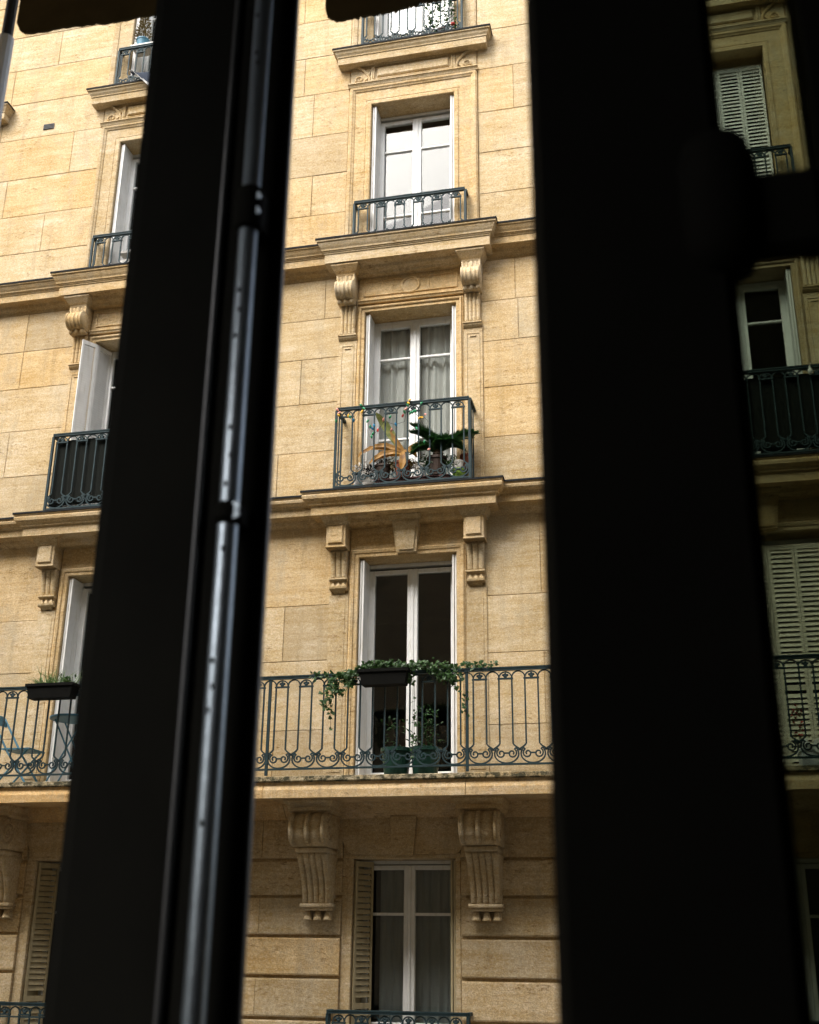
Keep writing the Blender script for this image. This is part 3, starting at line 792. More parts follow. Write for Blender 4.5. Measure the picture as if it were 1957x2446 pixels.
# ------------------------------------------------------------------ plants, pots and clutter
def pot(name, loc, r, h, mat, label, cat='pot', taper=.78, lip=True):
    m = MB(); m.lathe([(r*taper, 0), (r*(taper+.5*(1-taper)), h*.5), (r*.97, h*.86), (r*1.06, h*.87), (r*1.06, h), (r*.93, h), (r*.90, h*.9)], (0, 0, 0), 20)
    o = part(name, m, mat, None, loc, smooth=False); tag(o, label, cat)
    part('soil', MB().lathe([(r*.9, h*.88), (r*.9, h*.92), (r*.4, h*.94)], (0, 0, 0), 16), 'soil', o); return o
def frond(m, p0, d, up, L, arch_, leafL, n=34, w=.012):
    d = d.normalized(); up = up.normalized(); side = d.cross(up).normalized(); pts = []
    for k in range(13):
        t = k/12; pts.append(p0+d*L*t+up*(L*arch_*t*(1-t)*2.0)-Vector((0, 0, 1))*L*.18*t*t)
    m.tube(pts, .006, 4, .002)
    for i in range(n):
        t = .10+.90*i/(n-1); f_ = t*12; k = min(11, int(f_)); q = pts[k].lerp(pts[k+1], f_-k); tg = (pts[k+1]-pts[k]).normalized()
        ll = leafL*(.55+.9*math.sin(min(1, t*1.12)*math.pi)**.6*.6)*(1 if t < .9 else .7)
        for s_ in (-1, -.45, .45, 1):
            m.leaf(q, tg*.75+side*s_*1.0+up*(.35 if abs(s_) == 1 else .8), up, ll*random.uniform(.85, 1.1), w, .06, .1)
# --- the potted palm, spiky and dark, right half of the middle balcony
pr_ = pot('plant_pot', (.42, -.24, .945), .12, .25, 'brownpot', 'brown pot holding the dark green palm on the middle balcony')
palm = empty('sago_palm', (.43, -.25, 1.23)); tag(palm, 'dark green feathery palm behind the railing of the middle balcony', 'palm')
for k, (dx, dy, dz, L, ar) in enumerate([(-.66, -.1, 1.05, .74, .08), (-.74, .1, .95, .70, .12), (-.45, -.2, .9, .52, .12), (.95, -.1, .62, .72, .10), (.85, .2, .70, .66, .14), (.7, -.25, .35, .42, .25), (-.9, -.05, .28, .42, .25), (-.85, .2, .45, .45, .2), (.2, .3, .95, .40, .1), (.45, .1, .8, .38, .2), (-.2, -.3, .55, .32, .3), (.3, -.35, .4, .30, .3), (-.7, -.3, .12, .38, .3), (.8, -.2, .15, .42, .3)]):
    m = MB(); frond(m, Vector((0, 0, 0)), Vector((dx, dy, dz)), Vector((-dz*(1 if dx > 0 else -1), 0, abs(dx)+.2)), L*.86, ar, .13, 60, .024)
    part('frond', m, 'palm', palm)
part('crown_base', MB().lathe([(.03, -.05), (.07, 0), (.06, .05), (.02, .08)], (0, 0, 0), 10), 'bark', palm)
tw = empty('bare_twig', (.58, -.1, 1.25)); tag(tw, 'thin bare forked twig rising behind the palm', 'twig')
part('stem', MB().tube([(0, 0, -.1), (.01, 0, .25), (.0, 0, .33)], .005, 5).tube([(.01, 0, .22), (.08, 0, .36)], .004, 5).tube([(.008, 0, .2), (-.05, 0, .38)], .004, 5), 'bark', tw)
# --- the dried-out big-leaf plant, left half
dp = empty('dried_leaf_plant', (-.02, -.27, 1.27)); tag(dp, 'big-leaved plant with orange dried leaves and one striped green leaf, middle balcony', 'plant')
def strap(pts, widths, mat, name='leaf', fold=.25):
    m = MB(); vs = []; P_ = [Vector(p) for p in pts]; N = len(P_)
    for i, p in enumerate(P_):
        t = (P_[min(i+1, N-1)]-P_[max(0, i-1)]).normalized(); sdv = t.cross(Vector((0, -1, .25))).normalized(); nn = sdv.cross(t)
        w = widths[i]; vs += [p+sdv*w+nn*w*fold, p, p-sdv*w+nn*w*fold]
    m.add(vs, [(i*3+k, i*3+k+1, i*3+k+4, i*3+k+3) for i in range(N-1) for k in range(2)]); return part(name, m, mat, dp)
strap([(.02, 0, .02), (-.06, 0, .13), (-.15, .01, .29), (-.24, .0, .44), (-.32, -.02, .56), (-.345, -.03, .60)], [.012, .035, .055, .055, .03, .004], 'varieg')
strap([(.03, -.02, .02), (-.03, -.02, .10), (-.10, -.02, .22), (-.16, -.02, .33)], [.02, .035, .03, .006], 'dry')
strap([(.02, -.03, .02), (-.12, -.04, .045), (-.26, -.05, .09), (-.40, -.05, .10), (-.52, -.05, .04), (-.56, -.05, -.01)], [.012, .026, .034, .032, .022, .006], 'dry')
strap([(.02, -.05, .03), (.03, -.10, -.05), (.035, -.11, -.16), (.02, -.11, -.25)], [.02, .035, .045, .015], 'dry')
strap([(.03, -.02, .03), (.12, -.02, .08), (.20, -.02, .11), (.26, -.03, .12)], [.012, .03, .035, .006], 'dry')
strap([(.02, -.03, .0), (-.10, -.06, .02), (-.24, -.07, .0), (-.34, -.08, -.06), (-.40, -.08, -.12)], [.015, .035, .04, .03, .006], 'dry')
strap([(.02, -.03, .02), (-.08, -.05, .07), (-.20, -.06, .12), (-.33, -.06, .12), (-.42, -.06, .08)], [.015, .03, .036, .028, .006], 'dry')
strap([(.03, -.04, .02), (.10, -.06, .03), (.17, -.07, -.02), (.21, -.08, -.09)], [.012, .03, .032, .006], 'dry')
strap([(.0, -.03, -.02), (-.15, -.05, -.01), (-.30, -.06, -.05), (-.36, -.07, -.12)], [.02, .035, .03, .006], 'dry')
part('stem', MB().tube([(.02, 0, -.2), (.03, 0, -.05), (.02, 0, .04)], .022, 8, .014), 'bark', dp)
pot('plant_pot', (-.01, -.25, .945), .11, .22, 'terracotta', 'low terracotta pot under the dried orange leaves')
# scattered pots
pot('plant_pot', (-.27, -.24, .945), .10, .20, 'brownpot', 'brown pot left of the dried plant on the middle balcony')
pot('plant_pot', (-.56, -.26, .81), .09, .22, 'whitepot', 'white pot at the left end of the middle balcony')
pot('plant_pot', (.22, -.26, .945), .07, .17, 'whitepot', 'small white pot between dried plant and palm')
pot('plant_pot', (.70, -.27, .81), .085, .19, 'lime', 'lime green pot at the right foot of the middle balcony')
pot('plant_pot', (.77, -.12, 1.05), .08, .20, 'terracotta', 'red terracotta pot raised at the right end of the middle balcony')
pot('plant_pot', (.70, -.27, 1.005), .06, .11, 'whitepot', 'white cup-like pot standing on the lime green pot')
for k, (x, z, s_) in enumerate(((-.57, 1.14, .10), (-.42, 1.10, .12), (-.27, 1.18, .09))):
    cl = empty('withered_plant', (x, -.22, z)); tag(cl, ('grey withered leaves above the white pot at the left end', 'dark crumpled foliage left of the orange leaves', 'brown crumpled foliage under the orange leaves')[k], 'plant')
    m = MB()
    for i in range(90):
        v = Vector((random.gauss(0, 1), random.gauss(0, .6), random.gauss(0, .7)))*s_*.55
        m.leaf(v, Vector((random.gauss(0, 1), random.gauss(0, 1), random.gauss(0, 1))), Vector((0, 0, 1)), .05, .028)
    part('foliage', m, ('whitepot', 'planter', 'brownpot')[k], cl)
for k, (x, z, s_, mt) in enumerate(((.12, 1.12, .09, 'browngreen'), (.30, 1.13, .09, 'palm'), (.58, 1.10, .10, 'ivy'), (-.15, 1.14, .09, 'browngreen'))):
    cl = empty('small_plant', (x, -.27, z)); tag(cl, ('brownish low foliage right of the dried leaves', 'dark low foliage under the left palm frond', 'green low foliage under the right palm frond', 'brownish low foliage left of the dried leaves')[k], 'plant')
    m = MB()
    for i in range(110):
        v = Vector((random.gauss(0, 1), random.gauss(0, .5), random.gauss(-.3, .9)))*s_*.6
        m.leaf(v, Vector((random.gauss(0, 1), random.gauss(-.2, 1), random.gauss(.2, 1))), Vector((0, 0, 1)), .06, .024)
    part('foliage', m, mt, cl)
tr = part('plant_trough', MB().box(-.36, .60, -.31, -.14, .81, .93).box(-.37, .61, -.32, -.13, .925, .94), 'oxblood'); tag(tr, 'long dark red trough behind the foot of the middle balcony railing', 'trough')
ty = part('tray', MB().box(-.76, -.34, -.36, -.25, .81, .825).box(-.76, -.34, -.362, -.357, .812, .842).box(-.76, -.34, -.252, -.247, .812, .842), 'blue'); tag(ty, 'flat blue tray under the left end of the middle railing', 'tray')
bw = part('bowl', MB().lathe([(.05, 0), (.085, .02), (.10, .05), (.092, .05), (.07, .015)], (-.42, -.335, .826), 16), 'whitepot'); tag(bw, 'shallow white bowl standing on the blue tray', 'bowl')
# --- string of coloured bulbs
sl_ = empty('string_lights', (0, -.42, 1.9)); tag(sl_, 'string of unlit coloured bulbs wound along the middle balcony handrail', 'lights')
pts = [(-.85, 0, .02), (-.84, -.01, -.2), (-.83, 0, .03), (-.72, 0, -.05), (-.62, 0, -.20), (-.50, 0, .03), (-.45, 0, -.12), (-.42, 0, -.30), (-.36, 0, -.40), (-.30, 0, -.33), (-.22, 0, -.22), (-.08, 0, -.28), (.04, 0, -.25), (.08, 0, -.02), (.13, 0, .03), (.16, 0, -.13), (.24, 0, -.22), (.30, 0, -.36), (.34, 0, -.27), (.28, 0, -.20)]
part('cable', MB().tube(pts, .003, 4), 'dark', sl_)
rnd = random.Random(3)
bulbs = [(-.84, .0), (-.82, -.08), (-.85, -.16), (-.81, -.05), (-.69, -.10), (-.67, -.12), (-.62, -.17), (-.53, .03), (-.49, -.02), (-.51, -.06), (-.43, -.20), (-.40, -.28), (-.37, -.31), (-.35, -.27), (-.36, -.38), (-.38, -.42), (-.30, -.34), (-.23, -.20), (-.14, -.17), (-.07, -.28), (-.12, -.35), (.06, -.08), (.09, .0), (.11, .04), (.08, -.03), (.12, -.14), (.15, -.13), (.18, -.12), (.24, -.22), (.27, -.22), (.31, -.18), (.20, -.36), (.04, -.12), (.02, -.17), (.26, -.02), (.30, -.55), (.36, -.66)]
cols = ['b_grn', 'b_yel', 'b_blu', 'b_pnk', 'b_yel', 'b_red', 'b_grn', 'b_yel', 'b_pnk']
for i, (x, z) in enumerate(bulbs):
    o = part('bulb', MB().lathe([(.006, .022), (.010, .014), (.015, 0), (.013, -.014), (.005, -.028)], (0, 0, 0), 8), cols[rnd.randrange(9)], sl_, (x, -.012, z)); o.rotation_euler = (rnd.uniform(-.8, .8), rnd.uniform(-.9, .9), 0)

# --- ivy in a hanging box on the long balcony
def window_box(x, y, z, L, mat, label, group=None):
    m = MB(); h = .17; a, b2 = L/2, L/2-.03
    m.add([(-b2, -.075, 0), (b2, -.075, 0), (b2, .075, 0), (-b2, .075, 0), (-a, -.09, h), (a, -.09, h), (a, .09, h), (-a, .09, h)], [(0,1,5,4), (1,2,6,5), (2,3,7,6), (3,0,4,7), (3,2,1,0)])
    m.box(-a-.012, a+.012, -.102, -.088, h-.03, h+.004).box(-a-.012, a+.012, .088, .102, h-.03, h+.004).box(-a-.012, -a+.002, -.088, .088, h-.03, h+.004).box(a-.002, a+.012, -.088, .088, h-.03, h+.004)
    o = part('window_box', m, mat, None, (x, y, z)); tag(o, label, 'planter', group)
    part('soil', MB().box(-a+.01, a-.01, -.08, .08, h-.04, h-.015), 'soil', o)
    part('hook', MB().tube([(-a*.5, .1, h*.3), (-a*.5, .16, h*.9), (-a*.5, .19, h*1.25)], .006, 5).tube([(a*.5, .1, h*.3), (a*.5, .16, h*.9), (a*.5, .19, h*1.25)], .006, 5), 'dark', o); return o
window_box(-.03, -.915, -1.79, .55, 'planter', 'black window box hung on the long railing in front of the middle french window')
iv = empty('ivy', (-.03, -.9, -1.62)); tag(iv, 'green trailing ivy spilling from the window box along the railing', 'ivy')
rnd = random.Random(21)
def ivy_leaves(m, path, n, spread, size=(.03, .055), droop=0):
    for i in range(n):
        t = rnd.random()*(len(path)-1); k = int(t); p = Vector(path[k]).lerp(Vector(path[min(k+1, len(path)-1)]), t-k)
        p = p+Vector((rnd.gauss(0, spread), rnd.gauss(0, spread*.8), rnd.gauss(0, spread*.75)))
        d = Vector((rnd.gauss(0, 1), rnd.gauss(-.6, .6), rnd.gauss(-.2, .8))); L = rnd.uniform(*size)
        d.normalize(); u = Vector((rnd.gauss(0, .5), -1, rnd.gauss(.3, .5))).normalized(); s_ = d.cross(u).normalized()
        b0 = p; m.add([b0, b0+d*L*.25+s_*L*.5, b0+d*L*.6+s_*L*.28, b0+d*L, b0+d*L*.6-s_*L*.28, b0+d*L*.25-s_*L*.5, b0+d*L*.45+u*L*.08], [(0,1,6), (1,2,6), (2,3,6), (3,4,6), (4,5,6), (5,0,6)])
vines = [([(-.25, 0, .03), (-.05, -.02, .07), (.25, 0, .03)], 330, .035), ([(-.25, 0, .03), (-.42, .06, -.02), (-.58, .08, -.03)], 170, .034), ([(-.4, .06, -.03), (-.46, .05, -.16)], 60, .03),
         ([(-.58, .08, -.03), (-.72, .09, -.02), (-.90, .1, .02)], 60, .03), ([(-.62, .08, -.05), (-.66, .07, -.18), (-.69, .06, -.30), (-.68, .05, -.38)], 95, .032), ([(-.56, .08, -.1), (-.58, .07, -.25)], 40, .03), ([(-.64, .07, -.30), (-.63, .07, -.62)], 12, .012),
         ([(.22, 0, .04), (.42, .04, .05), (.66, .08, .03)], 210, .036), ([(.66, .08, .03), (.86, .1, .04), (1.10, .1, .03)], 95, .03), ([(.50, .05, .0), (.62, .07, -.08), (.82, .08, -.05)], 95, .036), ([(1.05, .1, .03), (1.22, .1, .05)], 30, .02),
         ([(.72, .08, -.05), (.79, .08, -.18)], 45, .028), ([(.86, .09, -.05), (.88, .08, -.30), (.90, .08, -.50)], 24, .016), ([(.28, .02, .0), (.30, .02, -.14)], 36, .02), ([(.33, .05, -.15), (.32, .08, -.7), (.28, .1, -1.0)], 22, .014)]
for path, n, sp in vines:
    m = MB(); ivy_leaves(m, path, n, sp); part('vine_leaves', m, 'ivy', iv)
    part('stem', MB().tube([Vector(p) for p in path], .003, 4), 'bark', iv)
pot('plant_pot', (.03, -.55, -2.75), .17, .32, 'greenpot', 'dark green pot left of centre behind the long railing')
pot('plant_pot', (.36, -.55, -2.75), .17, .32, 'greenpot', 'dark green pot right of centre behind the long railing')
for k, (x, mt) in enumerate(((.03, 'palm'), (.36, 'palm'))):
    b_ = empty('shrub', (x, -.5, -2.4)); tag(b_, ('thin dark shrub in the left green pot behind the ivy railing', 'thicker dark shrub in the right green pot behind the ivy railing')[k], 'shrub')
    m = MB()
    for i in range(130 if k else 40):
        v = Vector((random.gauss(0, .09), random.gauss(0, .07), random.uniform(-.02, .42 if k else .30)))
        m.leaf(v, Vector((random.gauss(0, 1), random.gauss(0, 1), random.gauss(.4, .7))), Vector((0, 0, 1)), .07, .03)
    part('foliage', m, mt, b_); part('stem', MB().tube([(0, 0, -.1), (.02, 0, .3)], .008, 5).tube([(0, 0, 0), (-.08, .02, .28)], .005, 5), 'bark', b_)

# --- left part of the long balcony: grass box, table, chair
window_box(-4.10, -.90, -1.795, .60, 'planter', 'black window box of grass hung on the long railing at left')
gr_ = empty('grass_plant', (-4.10, -.90, -1.66)); tag(gr_, 'tuft of long arching grass in the left window box', 'grass')
m = MB(); m2 = MB()
for i in range(95):
    x = random.uniform(-.18, .27); L = random.uniform(.12, .30); dx = random.gauss(-.25, .75); bl = Vector((dx, random.gauss(-.1, .4), 1)).normalized()
    p0 = Vector((x, random.uniform(-.05, .05), 0)); p1 = p0+bl*L*.55; p2 = p1+Vector((bl.x*1.6, bl.y, .35 if abs(dx) > .3 else .8)).normalized()*L*.55
    w = .006; m.add([p0+Vector((w, 0, 0)), p0-Vector((w, 0, 0)), p1-Vector((w*.9, 0, 0)), p1+Vector((w*.9, 0, 0)), p2], [(0,1,2,3), (3,2,4)])
for i in range(70): m2.leaf(Vector((random.uniform(.10, .28), random.gauss(0, .04), random.uniform(0, .12))), Vector((random.gauss(0, 1), random.gauss(0, 1), random.gauss(.5, .6))), Vector((0, 0, 1)), .045, .025)
part('blades', m, 'grass', gr_, kind='stuff'); part('foliage', m2, 'ivy', gr_)
tb = empty('bistro_table', (-4.06, -.38, -2.755)); tag(tb, 'round teal folding bistro table on the long balcony at left', 'table')
part('table_top', MB().lathe([(.28, .80), (.30, .805), (.30, .825), (.29, .83)], (0, 0, 0), 32), 'teal', tb)
for y in (-.12, .12):
    for s_ in (-1, 1): part('leg', MB().tube([(s_*.24, y+s_*.012, 0), (-s_*.20, y+s_*.012, .80)], .010, 6), 'teal', tb)
part('crossbar', MB().tube([(-.24, -.14, .02), (-.24, .14, .02)], .008, 5).tube([(.24, -.14, .02), (.24, .14, .02)], .008, 5), 'teal', tb)
ch = empty('folding_chair', (-4.72, -.38, -2.755)); tag(ch, 'teal folding garden chair with slatted seat at the far left of the balcony', 'chair')
for y in (-.17, .17):
    part('leg', MB().tube([(.22, y, 0), (-.10, y, .42), (-.40, y, .88)], .013, 6), 'teal', ch)
    part('leg', MB().tube([(-.24, y*.88, 0), (.16, y*.88, .44)], .012, 6), 'teal', ch)
for k in range(5): part('seat_slat', lambda: MB().box(-.03, .03, -.19, .19, -.009, .009), 'teal', ch, (-.14+k*.078, 0, .445), 'cslat')
for k in range(2): part('back_slat', lambda: MB().box(-.008, .008, -.18, .18, -.03, .03), 'teal', ch, (-.37-k*.05, 0, .80+k*.075), 'cback')

# --- privacy cloths behind two railings
for bx, lab in ((BAYS[0], 'black privacy cloth tied inside the balcony railing beside the half-open shutter'), (BAYS[2], 'black privacy cloth inside the railing of the dim right-hand balcony')):
    m = MB(); vs = []; N = 40
    for z in (.90, 1.845):
        for i in range(N): vs.append((-.835+1.67*i/(N-1), .004*math.sin(i*1.9), z))
    m.add(vs, [(i, i+1, N+i+1, N+i) for i in range(N-1)])
    for xx in (-.835, .835): m.add([(xx, 0, .9), (xx, .34, .9), (xx, .34, 1.845), (xx, 0, 1.845)], [(0, 1, 2, 3)])
    o = part('privacy_cloth', m, 'screen', None, (bx, -.352, 0)); tag(o, lab, 'cloth')
bd = empty('hanging_ornament', (4.90, -.43, 1.87)); tag(bd, 'small white bird ornament hung on the dim right-hand railing', 'ornament')
part('body', MB().lathe([(.004, -.07), (.022, -.05), (.030, -.02), (.022, .01), (.010, .03), (.014, .045), (.004, .06)], (0, 0, -.02), 10), 'whitepot', bd)
part('hook', MB().tube([(0, 0, .03), (.01, 0, .06), (.025, .02, .075)], .004, 5), 'whitepot', bd)
# --- right end of the long balcony
bxw = part('storage_box', MB().cbox(-.01, .17, -.18, .18, 0, .17, .008).cbox(.19, .62, -.18, .18, 0, .17, .008).box(-.02, .63, -.19, .19, .172, .20), 'alu', None, (4.33, -.50, -2.752)); tag(bxw, 'pale blue-white plastic storage box on the balcony at far right', 'box')
fp = empty('flower_plant', (4.33, -.58, -2.55)); tag(fp, 'red and white flowering plant on the storage box at far right', 'plant')
m = MB(); m2 = MB()
for i in range(60):
    v = Vector((random.gauss(0, .035), random.gauss(0, .04), random.uniform(0, .42))); m.leaf(v, Vector((random.gauss(0, 1), random.gauss(0, 1), random.gauss(0, 1))), Vector((0, 0, 1)), .05, .025)
    if i % 3 == 0: m2.leaf(v+Vector((0, -.03, .02)), Vector((random.gauss(0, 1), -1, random.gauss(0, 1))), Vector((0, 0, 1)), .045, .035)
part('foliage', m, 'browngreen', fp); part('flowers', m2, 'red', fp)
wb = empty('draped_sheet', (4.55, -.62, -2.55)); tag(wb, 'crumpled white sheet lying on the storage box at far right', 'sheet')
m = MB(); vs = []
for j in range(8):
    for i in range(16): vs.append((-.22+.44*i/15, -.10+.2*j/7, .05+.05*math.sin(i*.9+j*.5)+.03*math.sin(j*1.7)-(abs(j-3.5)/3.5)**2*.06))
m.add(vs, [(j*16+i, j*16+i+1, (j+1)*16+i+1, (j+1)*16+i) for j in range(7) for i in range(15)]); part('cloth', m, 'whitecloth', wb)

# --- top storey clutter
pot('plant_pot', (-4.40, -.02, 8.74), .10, .16, 'teal', 'teal pot with a brown conifer on the top left balcony')
cf = empty('potted_conifer', (-4.40, -.02, 8.88)); tag(cf, 'small brown-green conifer in the teal pot at top left', 'conifer')
m = MB()
for i in range(420):
    t = random.random(); r = .13*(1-t*.85)*random.uniform(.5, 1); a = random.uniform(0, 6.28)
    m.leaf(Vector((r*math.cos(a), r*math.sin(a), t*.62)), Vector((math.cos(a), math.sin(a), .7)), Vector((0, 0, 1)), .06, .018)
part('foliage', m, 'browngreen', cf); part('stem', MB().tube([(0, 0, -.1), (0, 0, .55)], .012, 6, .004), 'bark', cf)
sh_ = part('plank_shelf', MB().box(-.42, .40, -.09, .16, 0, .02).box(-.42, .40, -.098, -.089, -.03, .022), 'whitepot', None, (-4.12, -.04, 8.715)); tag(sh_, 'pale plank laid across the top left balcony railing', 'shelf')
rg = empty('hanging_cloth', (-4.15, -.17, 8.06)); tag(rg, 'dark grey cloth with white lining hanging over the top left ledge', 'cloth')
m = MB(); vs = []
for j in range(7):
    for i in range(14):
        u = i/13; v = j/6; vs.append((-.27+.75*u, -.10*v-.02*math.sin(u*9)-.03*v, .03-.42*v*math.sin(min(1, u*1.35)*math.pi/2)**1.2+.02*math.sin(u*7)))
m.add(vs, [(j*14+i, j*14+i+1, (j+1)*14+i+1, (j+1)*14+i) for j in range(6) for i in range(13)]); part('cloth', m, 'navy', rg)
m = MB(); m.add([(x, y-.008, z-.015) for x, y, z in vs[14*5:]], [(i, i+1, 14+i+1, 14+i) for i in range(13)]); part('lining', m, 'whitecloth', rg)
ac = part('white_crate', MB().cbox(-.30, .30, -.08, .1, 0, .30, .01).box(-.32, .32, -.09, .11, .40, .43), 'whitepot', None, (-4.10, .12, 4.60)); tag(ac, 'white crate behind the small railing at left below the open shutter', 'crate')
cp = empty('climbing_plant', (.45, -.10, 7.95)); tag(cp, 'green climbing plant with a red bloom behind the topmost middle railing', 'plant')
m = MB(); m2 = MB()
for st in range(6):
    x0 = random.uniform(-.22, .22); pts = [Vector((x0+.03*math.sin(k+st), random.gauss(0, .01), k*.09)) for k in range(9)]
    m2.tube(pts, .004, 4)
    for p in pts:
        for q_ in range(4): m.leaf(p, Vector((random.gauss(0, 1), random.gauss(-.3, .6), random.gauss(.2, .7))), Vector((0, 0, 1)), .07, .03)
part('foliage', m, 'ivy', cp); part('stems', m2, 'bark', cp)
part('flower', MB().lathe([(.006, -.02), (.03, -.01), (.035, .01), (.01, .025)], (.17, -.03, .17), 8), 'red', cp)
pot('plant_pot', (.45, -.02, 7.93), .12, .16, 'brownpot', 'brown pot of the climbing plant on the topmost middle balcony')

# ------------------------------------------------------------------ the room the camera stands in
OB = empty('apartment_building', (3, -12, GZ)); tag(OB, 'unlit building on the near side of the street whose window frames the view', 'building')
def opart(name, mb_, mat):
    mb_.v = [(x-3, y+12, z-GZ) for x, y, z in mb_.v]; return part(name, mb_, mat, OB)
OX0, OX1, OZ0, OZ1, YO, YI = 1.98, 3.75, -5.75, -2.86, -11.87, -12.25
HT = 11.0
opart('front_wall', MB().box(-24, OX0, YI, YO, GZ, HT).box(OX1, 26, YI, YO, GZ, HT).box(OX0, OX1, YI, YO, GZ, OZ0).box(OX0, OX1, YI, YO, OZ1, HT), 'nearstone')
opart('room_floor', MB().box(1.8, 5.8, -17.6, YI, -6.3, -6.1), 'roomfloor')
opart('room_ceiling', MB().box(1.8, 5.8, -17.6, YI, -2.75, -2.55), 'room')
opart('room_wall', MB().box(1.6, 1.8, -17.6, -14.6, -6.3, -2.55).box(1.6, 1.8, -12.50, YI, -6.3, -2.55).box(1.6, 1.8, -14.6, -12.50, -6.3, -5.2).box(1.6, 1.8, -14.6, -12.50, -2.80, -2.55).box(5.8, 6.0, -17.6, YI, -6.3, -2.55).box(1.6, 6.0, -17.8, -17.6, -6.3, -2.55), 'room')  # unseen side opening in the left wall added to light the bolt rod
opart('rear_mass', MB().box(-24, -9.0, -20, YI-.01, GZ, HT).box(6.01, 26, -20, YI-.01, GZ, HT).box(1.6, 6.0, -20, YI-.01, -2.5, HT).box(1.6, 6, -20, YI-.01, GZ, -6.35), 'room')  # gap left of the room kept open so sky reaches the added opening

# left casement with its bolt ------------------------------------------------------
cw = empty('casement_window', (2.72, -12.33, -4.3)); tag(cw, 'black casement window stile with steel bolt rod, left foreground', 'window')
def fpart(root, name, mb_, mat, parent=None, smooth=False):
    l = root.location; mb_.v = [(x-l.x, y-l.y, z-l.z) for x, y, z in mb_.v]; return part(name, mb_, mat, parent or root, smooth=smooth)
def vprof(prof, z0, z1):
    """closed (x,y) outline extruded vertically"""
    n = len(prof); m = MB(); vs = [(x, y, z0) for x, y in prof]+[(x, y, z1) for x, y in prof]
    fs = [tuple(range(n)), tuple(range(2*n-1, n-1, -1))]
    for i in range(n): j = (i+1) % n; fs.append((i, j, j+n, i+n))
    return m.add(vs, fs)
ZL0, ZL1 = -5.70, -2.90
fpart(cw, 'stile', vprof([(2.620, -12.302), (2.625, -12.318), (2.636, -12.322), (2.724, -12.322), (2.724, -12.262), (2.66, -12.262), (2.622, -12.275)], ZL0, ZL1), 'blackframe')
fpart(cw, 'cover_strip', vprof([(2.726, -12.34), (2.741, -12.345), (2.785, -12.345), (2.788, -12.343), (2.789, -12.340), (2.7885, -12.332), (2.775, -12.325), (2.775, -12.30), (2.726, -12.30)], ZL0, ZL1), 'blackframe')
fpart(cw, 'bead', vprof([(2.7312+.0042*math.cos(2*math.pi*k/16), -12.345+.0055*math.sin(2*math.pi*k/16)) for k in range(16)], ZL0, ZL1), 'blackgloss')
fpart(cw, 'edge_bead', vprof([(2.7885+.0022*math.cos(2*math.pi*k/12), -12.338+.0045*math.sin(2*math.pi*k/12)) for k in range(12)], ZL0, ZL1), 'blackgloss')
bt = fpart(cw, 'bolt', vprof([(2.7655+.0085*math.cos(2*math.pi*k/28), -12.365+.0085*math.sin(2*math.pi*k/28)) for k in range(28)], ZL0, ZL1), 'rod', smooth=False)
for p in bt.data.polygons:
    if len(p.vertices) == 4: p.use_smooth = True
def bolt_guide(z, h, r):
    m = MB(); n = 20
    pr = [(.0095, -h), (r, -h+.003), (r+.001, -h*.5), (r+.001, h*.5), (r, h-.003), (.0095, h)]
    m.lathe(pr, (2.7655, -12.365, z), n); m.box(2.7655-r, 2.7655+r, -12.366, -12.344, z-h*.85, z+h*.85)
    g = fpart(cw, 'bolt_guide', m, 'blackframe', bt)
    k = fpart(cw, 'screw', MB().lathe([(.004, 0), (.0036, .003), (.001, .004)], (2.7655+r*.75, -12.3745, z+h*.4), 10, 'y'), 'rod', bt)
    k2 = fpart(cw, 'screw', MB().lathe([(.004, 0), (.0036, .003), (.001, .004)], (2.7655+r*.75, -12.3745, z-h*.3), 10, 'y'), 'rod', bt)
bolt_guide(-3.870, .022, .0125)
bolt_guide(-4.159, .009, .0115)
for k, z in enumerate((-3.655, -3.70, -3.712, -3.955, -3.975, -4.0, -4.085, -4.11, -4.135, -4.19, -4.28, -4.30, -4.318, -4.40)):
    an = R(252+(k*37) % 26); fpart(cw, 'paint_chip', MB().lathe([(.0006, -.003), (.0016, -.0015), (.0019, 0), (.0013, .002), (.0005, .003)], (2.7655+.0079*math.cos(an), -12.365+.0079*math.sin(an), z), 8), 'dark', bt)
fpart(cw, 'rail', MB().box(2.0, 2.645, -12.32, -12.262, ZL1-.06, ZL1).box(2.0, 2.645, -12.32, -12.262, ZL0, ZL0+.09).box(1.985, 2.035, -12.32, -12.262, ZL0+.091, ZL1-.061), 'blackframe')

# right casement, nearer to the camera ------------------------------------------------
rw = empty('casement_window', (3.2, -12.66, -4.3)); tag(rw, 'blurred black casement with smoked glass, right foreground', 'window')
fpart(rw, 'stile', vprof([(3.0495, -12.665), (3.056, -12.68), (3.142, -12.68), (3.148, -12.672), (3.148, -12.640), (3.055, -12.640), (3.0495, -12.648)], -5.6, -2.95), 'blackframe')
fpart(rw, 'glazing_bar', MB().cbox(3.148, 3.192, -12.68, -12.669, -4.168, -4.122, .004), 'blackframe')
fpart(rw, 'stile', vprof([(3.192, -12.68), (3.262, -12.68), (3.268, -12.672), (3.268, -12.640), (3.192, -12.640)], -5.6, -2.95), 'blackframe')
fpart(rw, 'rail', MB().box(3.1482, 3.1918, -12.678, -12.642, -5.6, -5.5).box(3.1482, 3.1918, -12.678, -12.642, -3.05, -2.95), 'blackframe')
fpart(rw, 'pane', MB().box(3.1475, 3.193, -12.675, -12.673, -5.5, -4.165), 'smoked'); fpart(rw, 'pane', MB().box(3.1475, 3.193, -12.675, -12.673, -4.125, -3.05), 'smoked')
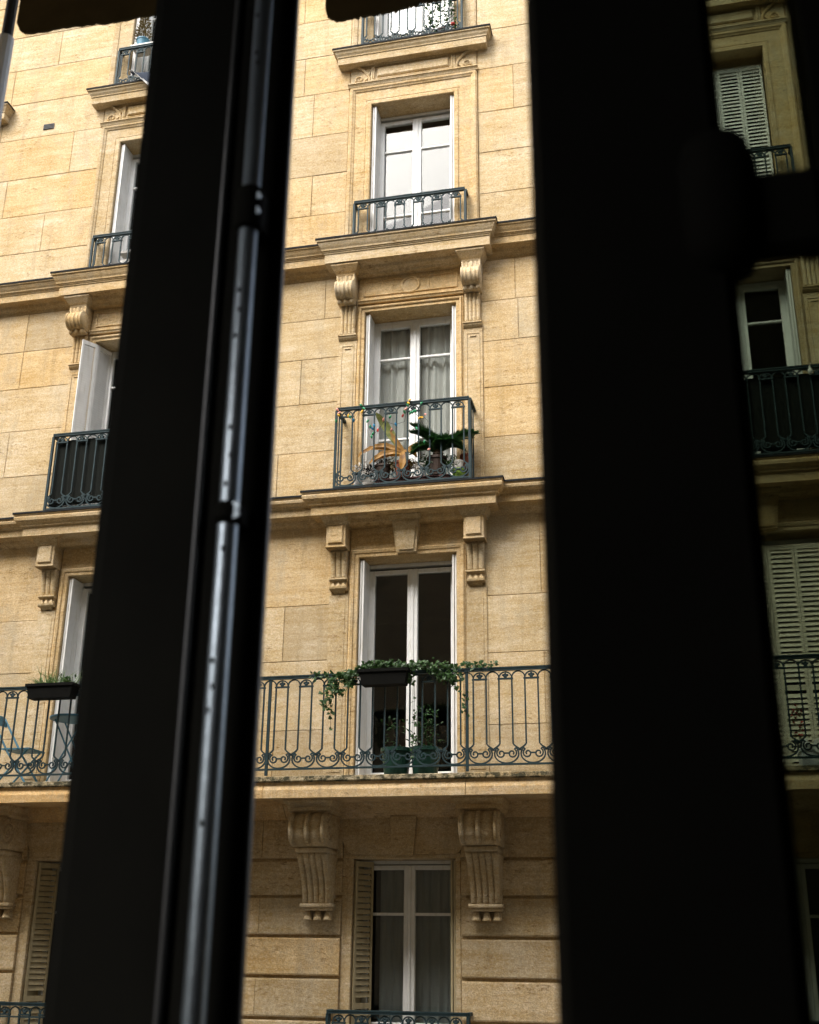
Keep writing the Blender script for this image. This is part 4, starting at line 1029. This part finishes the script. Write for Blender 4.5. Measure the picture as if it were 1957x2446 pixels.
hd = fpart(rw, 'latch', MB().lathe([(.006, -.040), (.014, -.036), (.019, -.024), (.020, .022), (.016, .036), (.008, .042)], (3.143, -12.674, -4.138), 18), 'blackframe', smooth=True)

# awning outside the window ------------------------------------------------------------
aw = empty('awning', (2.8, YO, -2.3)); tag(aw, 'dark brown fabric awning valance hanging at the top edge outside the window', 'awning')
fpart(aw, 'cassette', MB().cbox(1.70, 4.1, -11.46, YO+.36, -2.16, -2.04, .02).box(1.8, 1.9, YO, -11.46, -2.15, -2.08).box(3.9, 4.0, YO, -11.46, -2.15, -2.08), 'dark')
rnd = random.Random(9)
def flap(x0, x1, zb_, r, seed):
    rr_ = random.Random(seed); n = 60; top = -2.17; pts = []
    for i in range(n+1):
        x = x0+(x1-x0)*i/n; z = zb_
        for e in (x-x0, x1-x):
            if e < r: z = max(z, zb_+r-math.sqrt(max(0, r*r-(r-e)**2)))
        pts.append((x, z+rr_.gauss(0, .0018)+.002*math.sin(x*40)))
    m = MB(); vs = []
    for (x, z) in pts:
        yy = -11.40+.006*math.sin(x*13); vs += [(x, yy-.003, z), (x, yy+.003, z), (x, yy-.003, top), (x, yy+.003, top)]
    fs = []
    for i in range(n): a = i*4; b2 = a+4; fs += [(a, b2, b2+2, a+2), (a+1, a+3, b2+3, b2+1), (a, a+1, b2+1, b2), (a+2, b2+2, b2+3, a+3)]
    fs += [(0, 2, 3, 1), (n*4, n*4+1, n*4+3, n*4+2)]
    return m.add(vs, fs)
fpart(aw, 'valance', flap(1.78, 2.46, -2.602, .03, 1), 'fabric')
fpart(aw, 'valance', flap(2.497, 2.78, -2.703, .035, 2), 'fabric')
fpart(aw, 'valance', flap(2.80, 4.0, -2.45, .03, 3), 'fabric')
fpart(aw, 'guide_arm', MB().tube([(1.755, -11.40, -2.16), (1.755, -11.40, -2.62)], .013, 10), 'dark')
fpart(aw, 'brace', MB().tube([(1.755, -11.40, -3.29), (1.755, -11.86, -3.6)], .01, 8), 'dark')
fpart(aw, 'guide_rail', MB().tube([(1.755, -11.40, -2.60), (1.755, -11.40, -3.30)], .017, 12), 'alu')
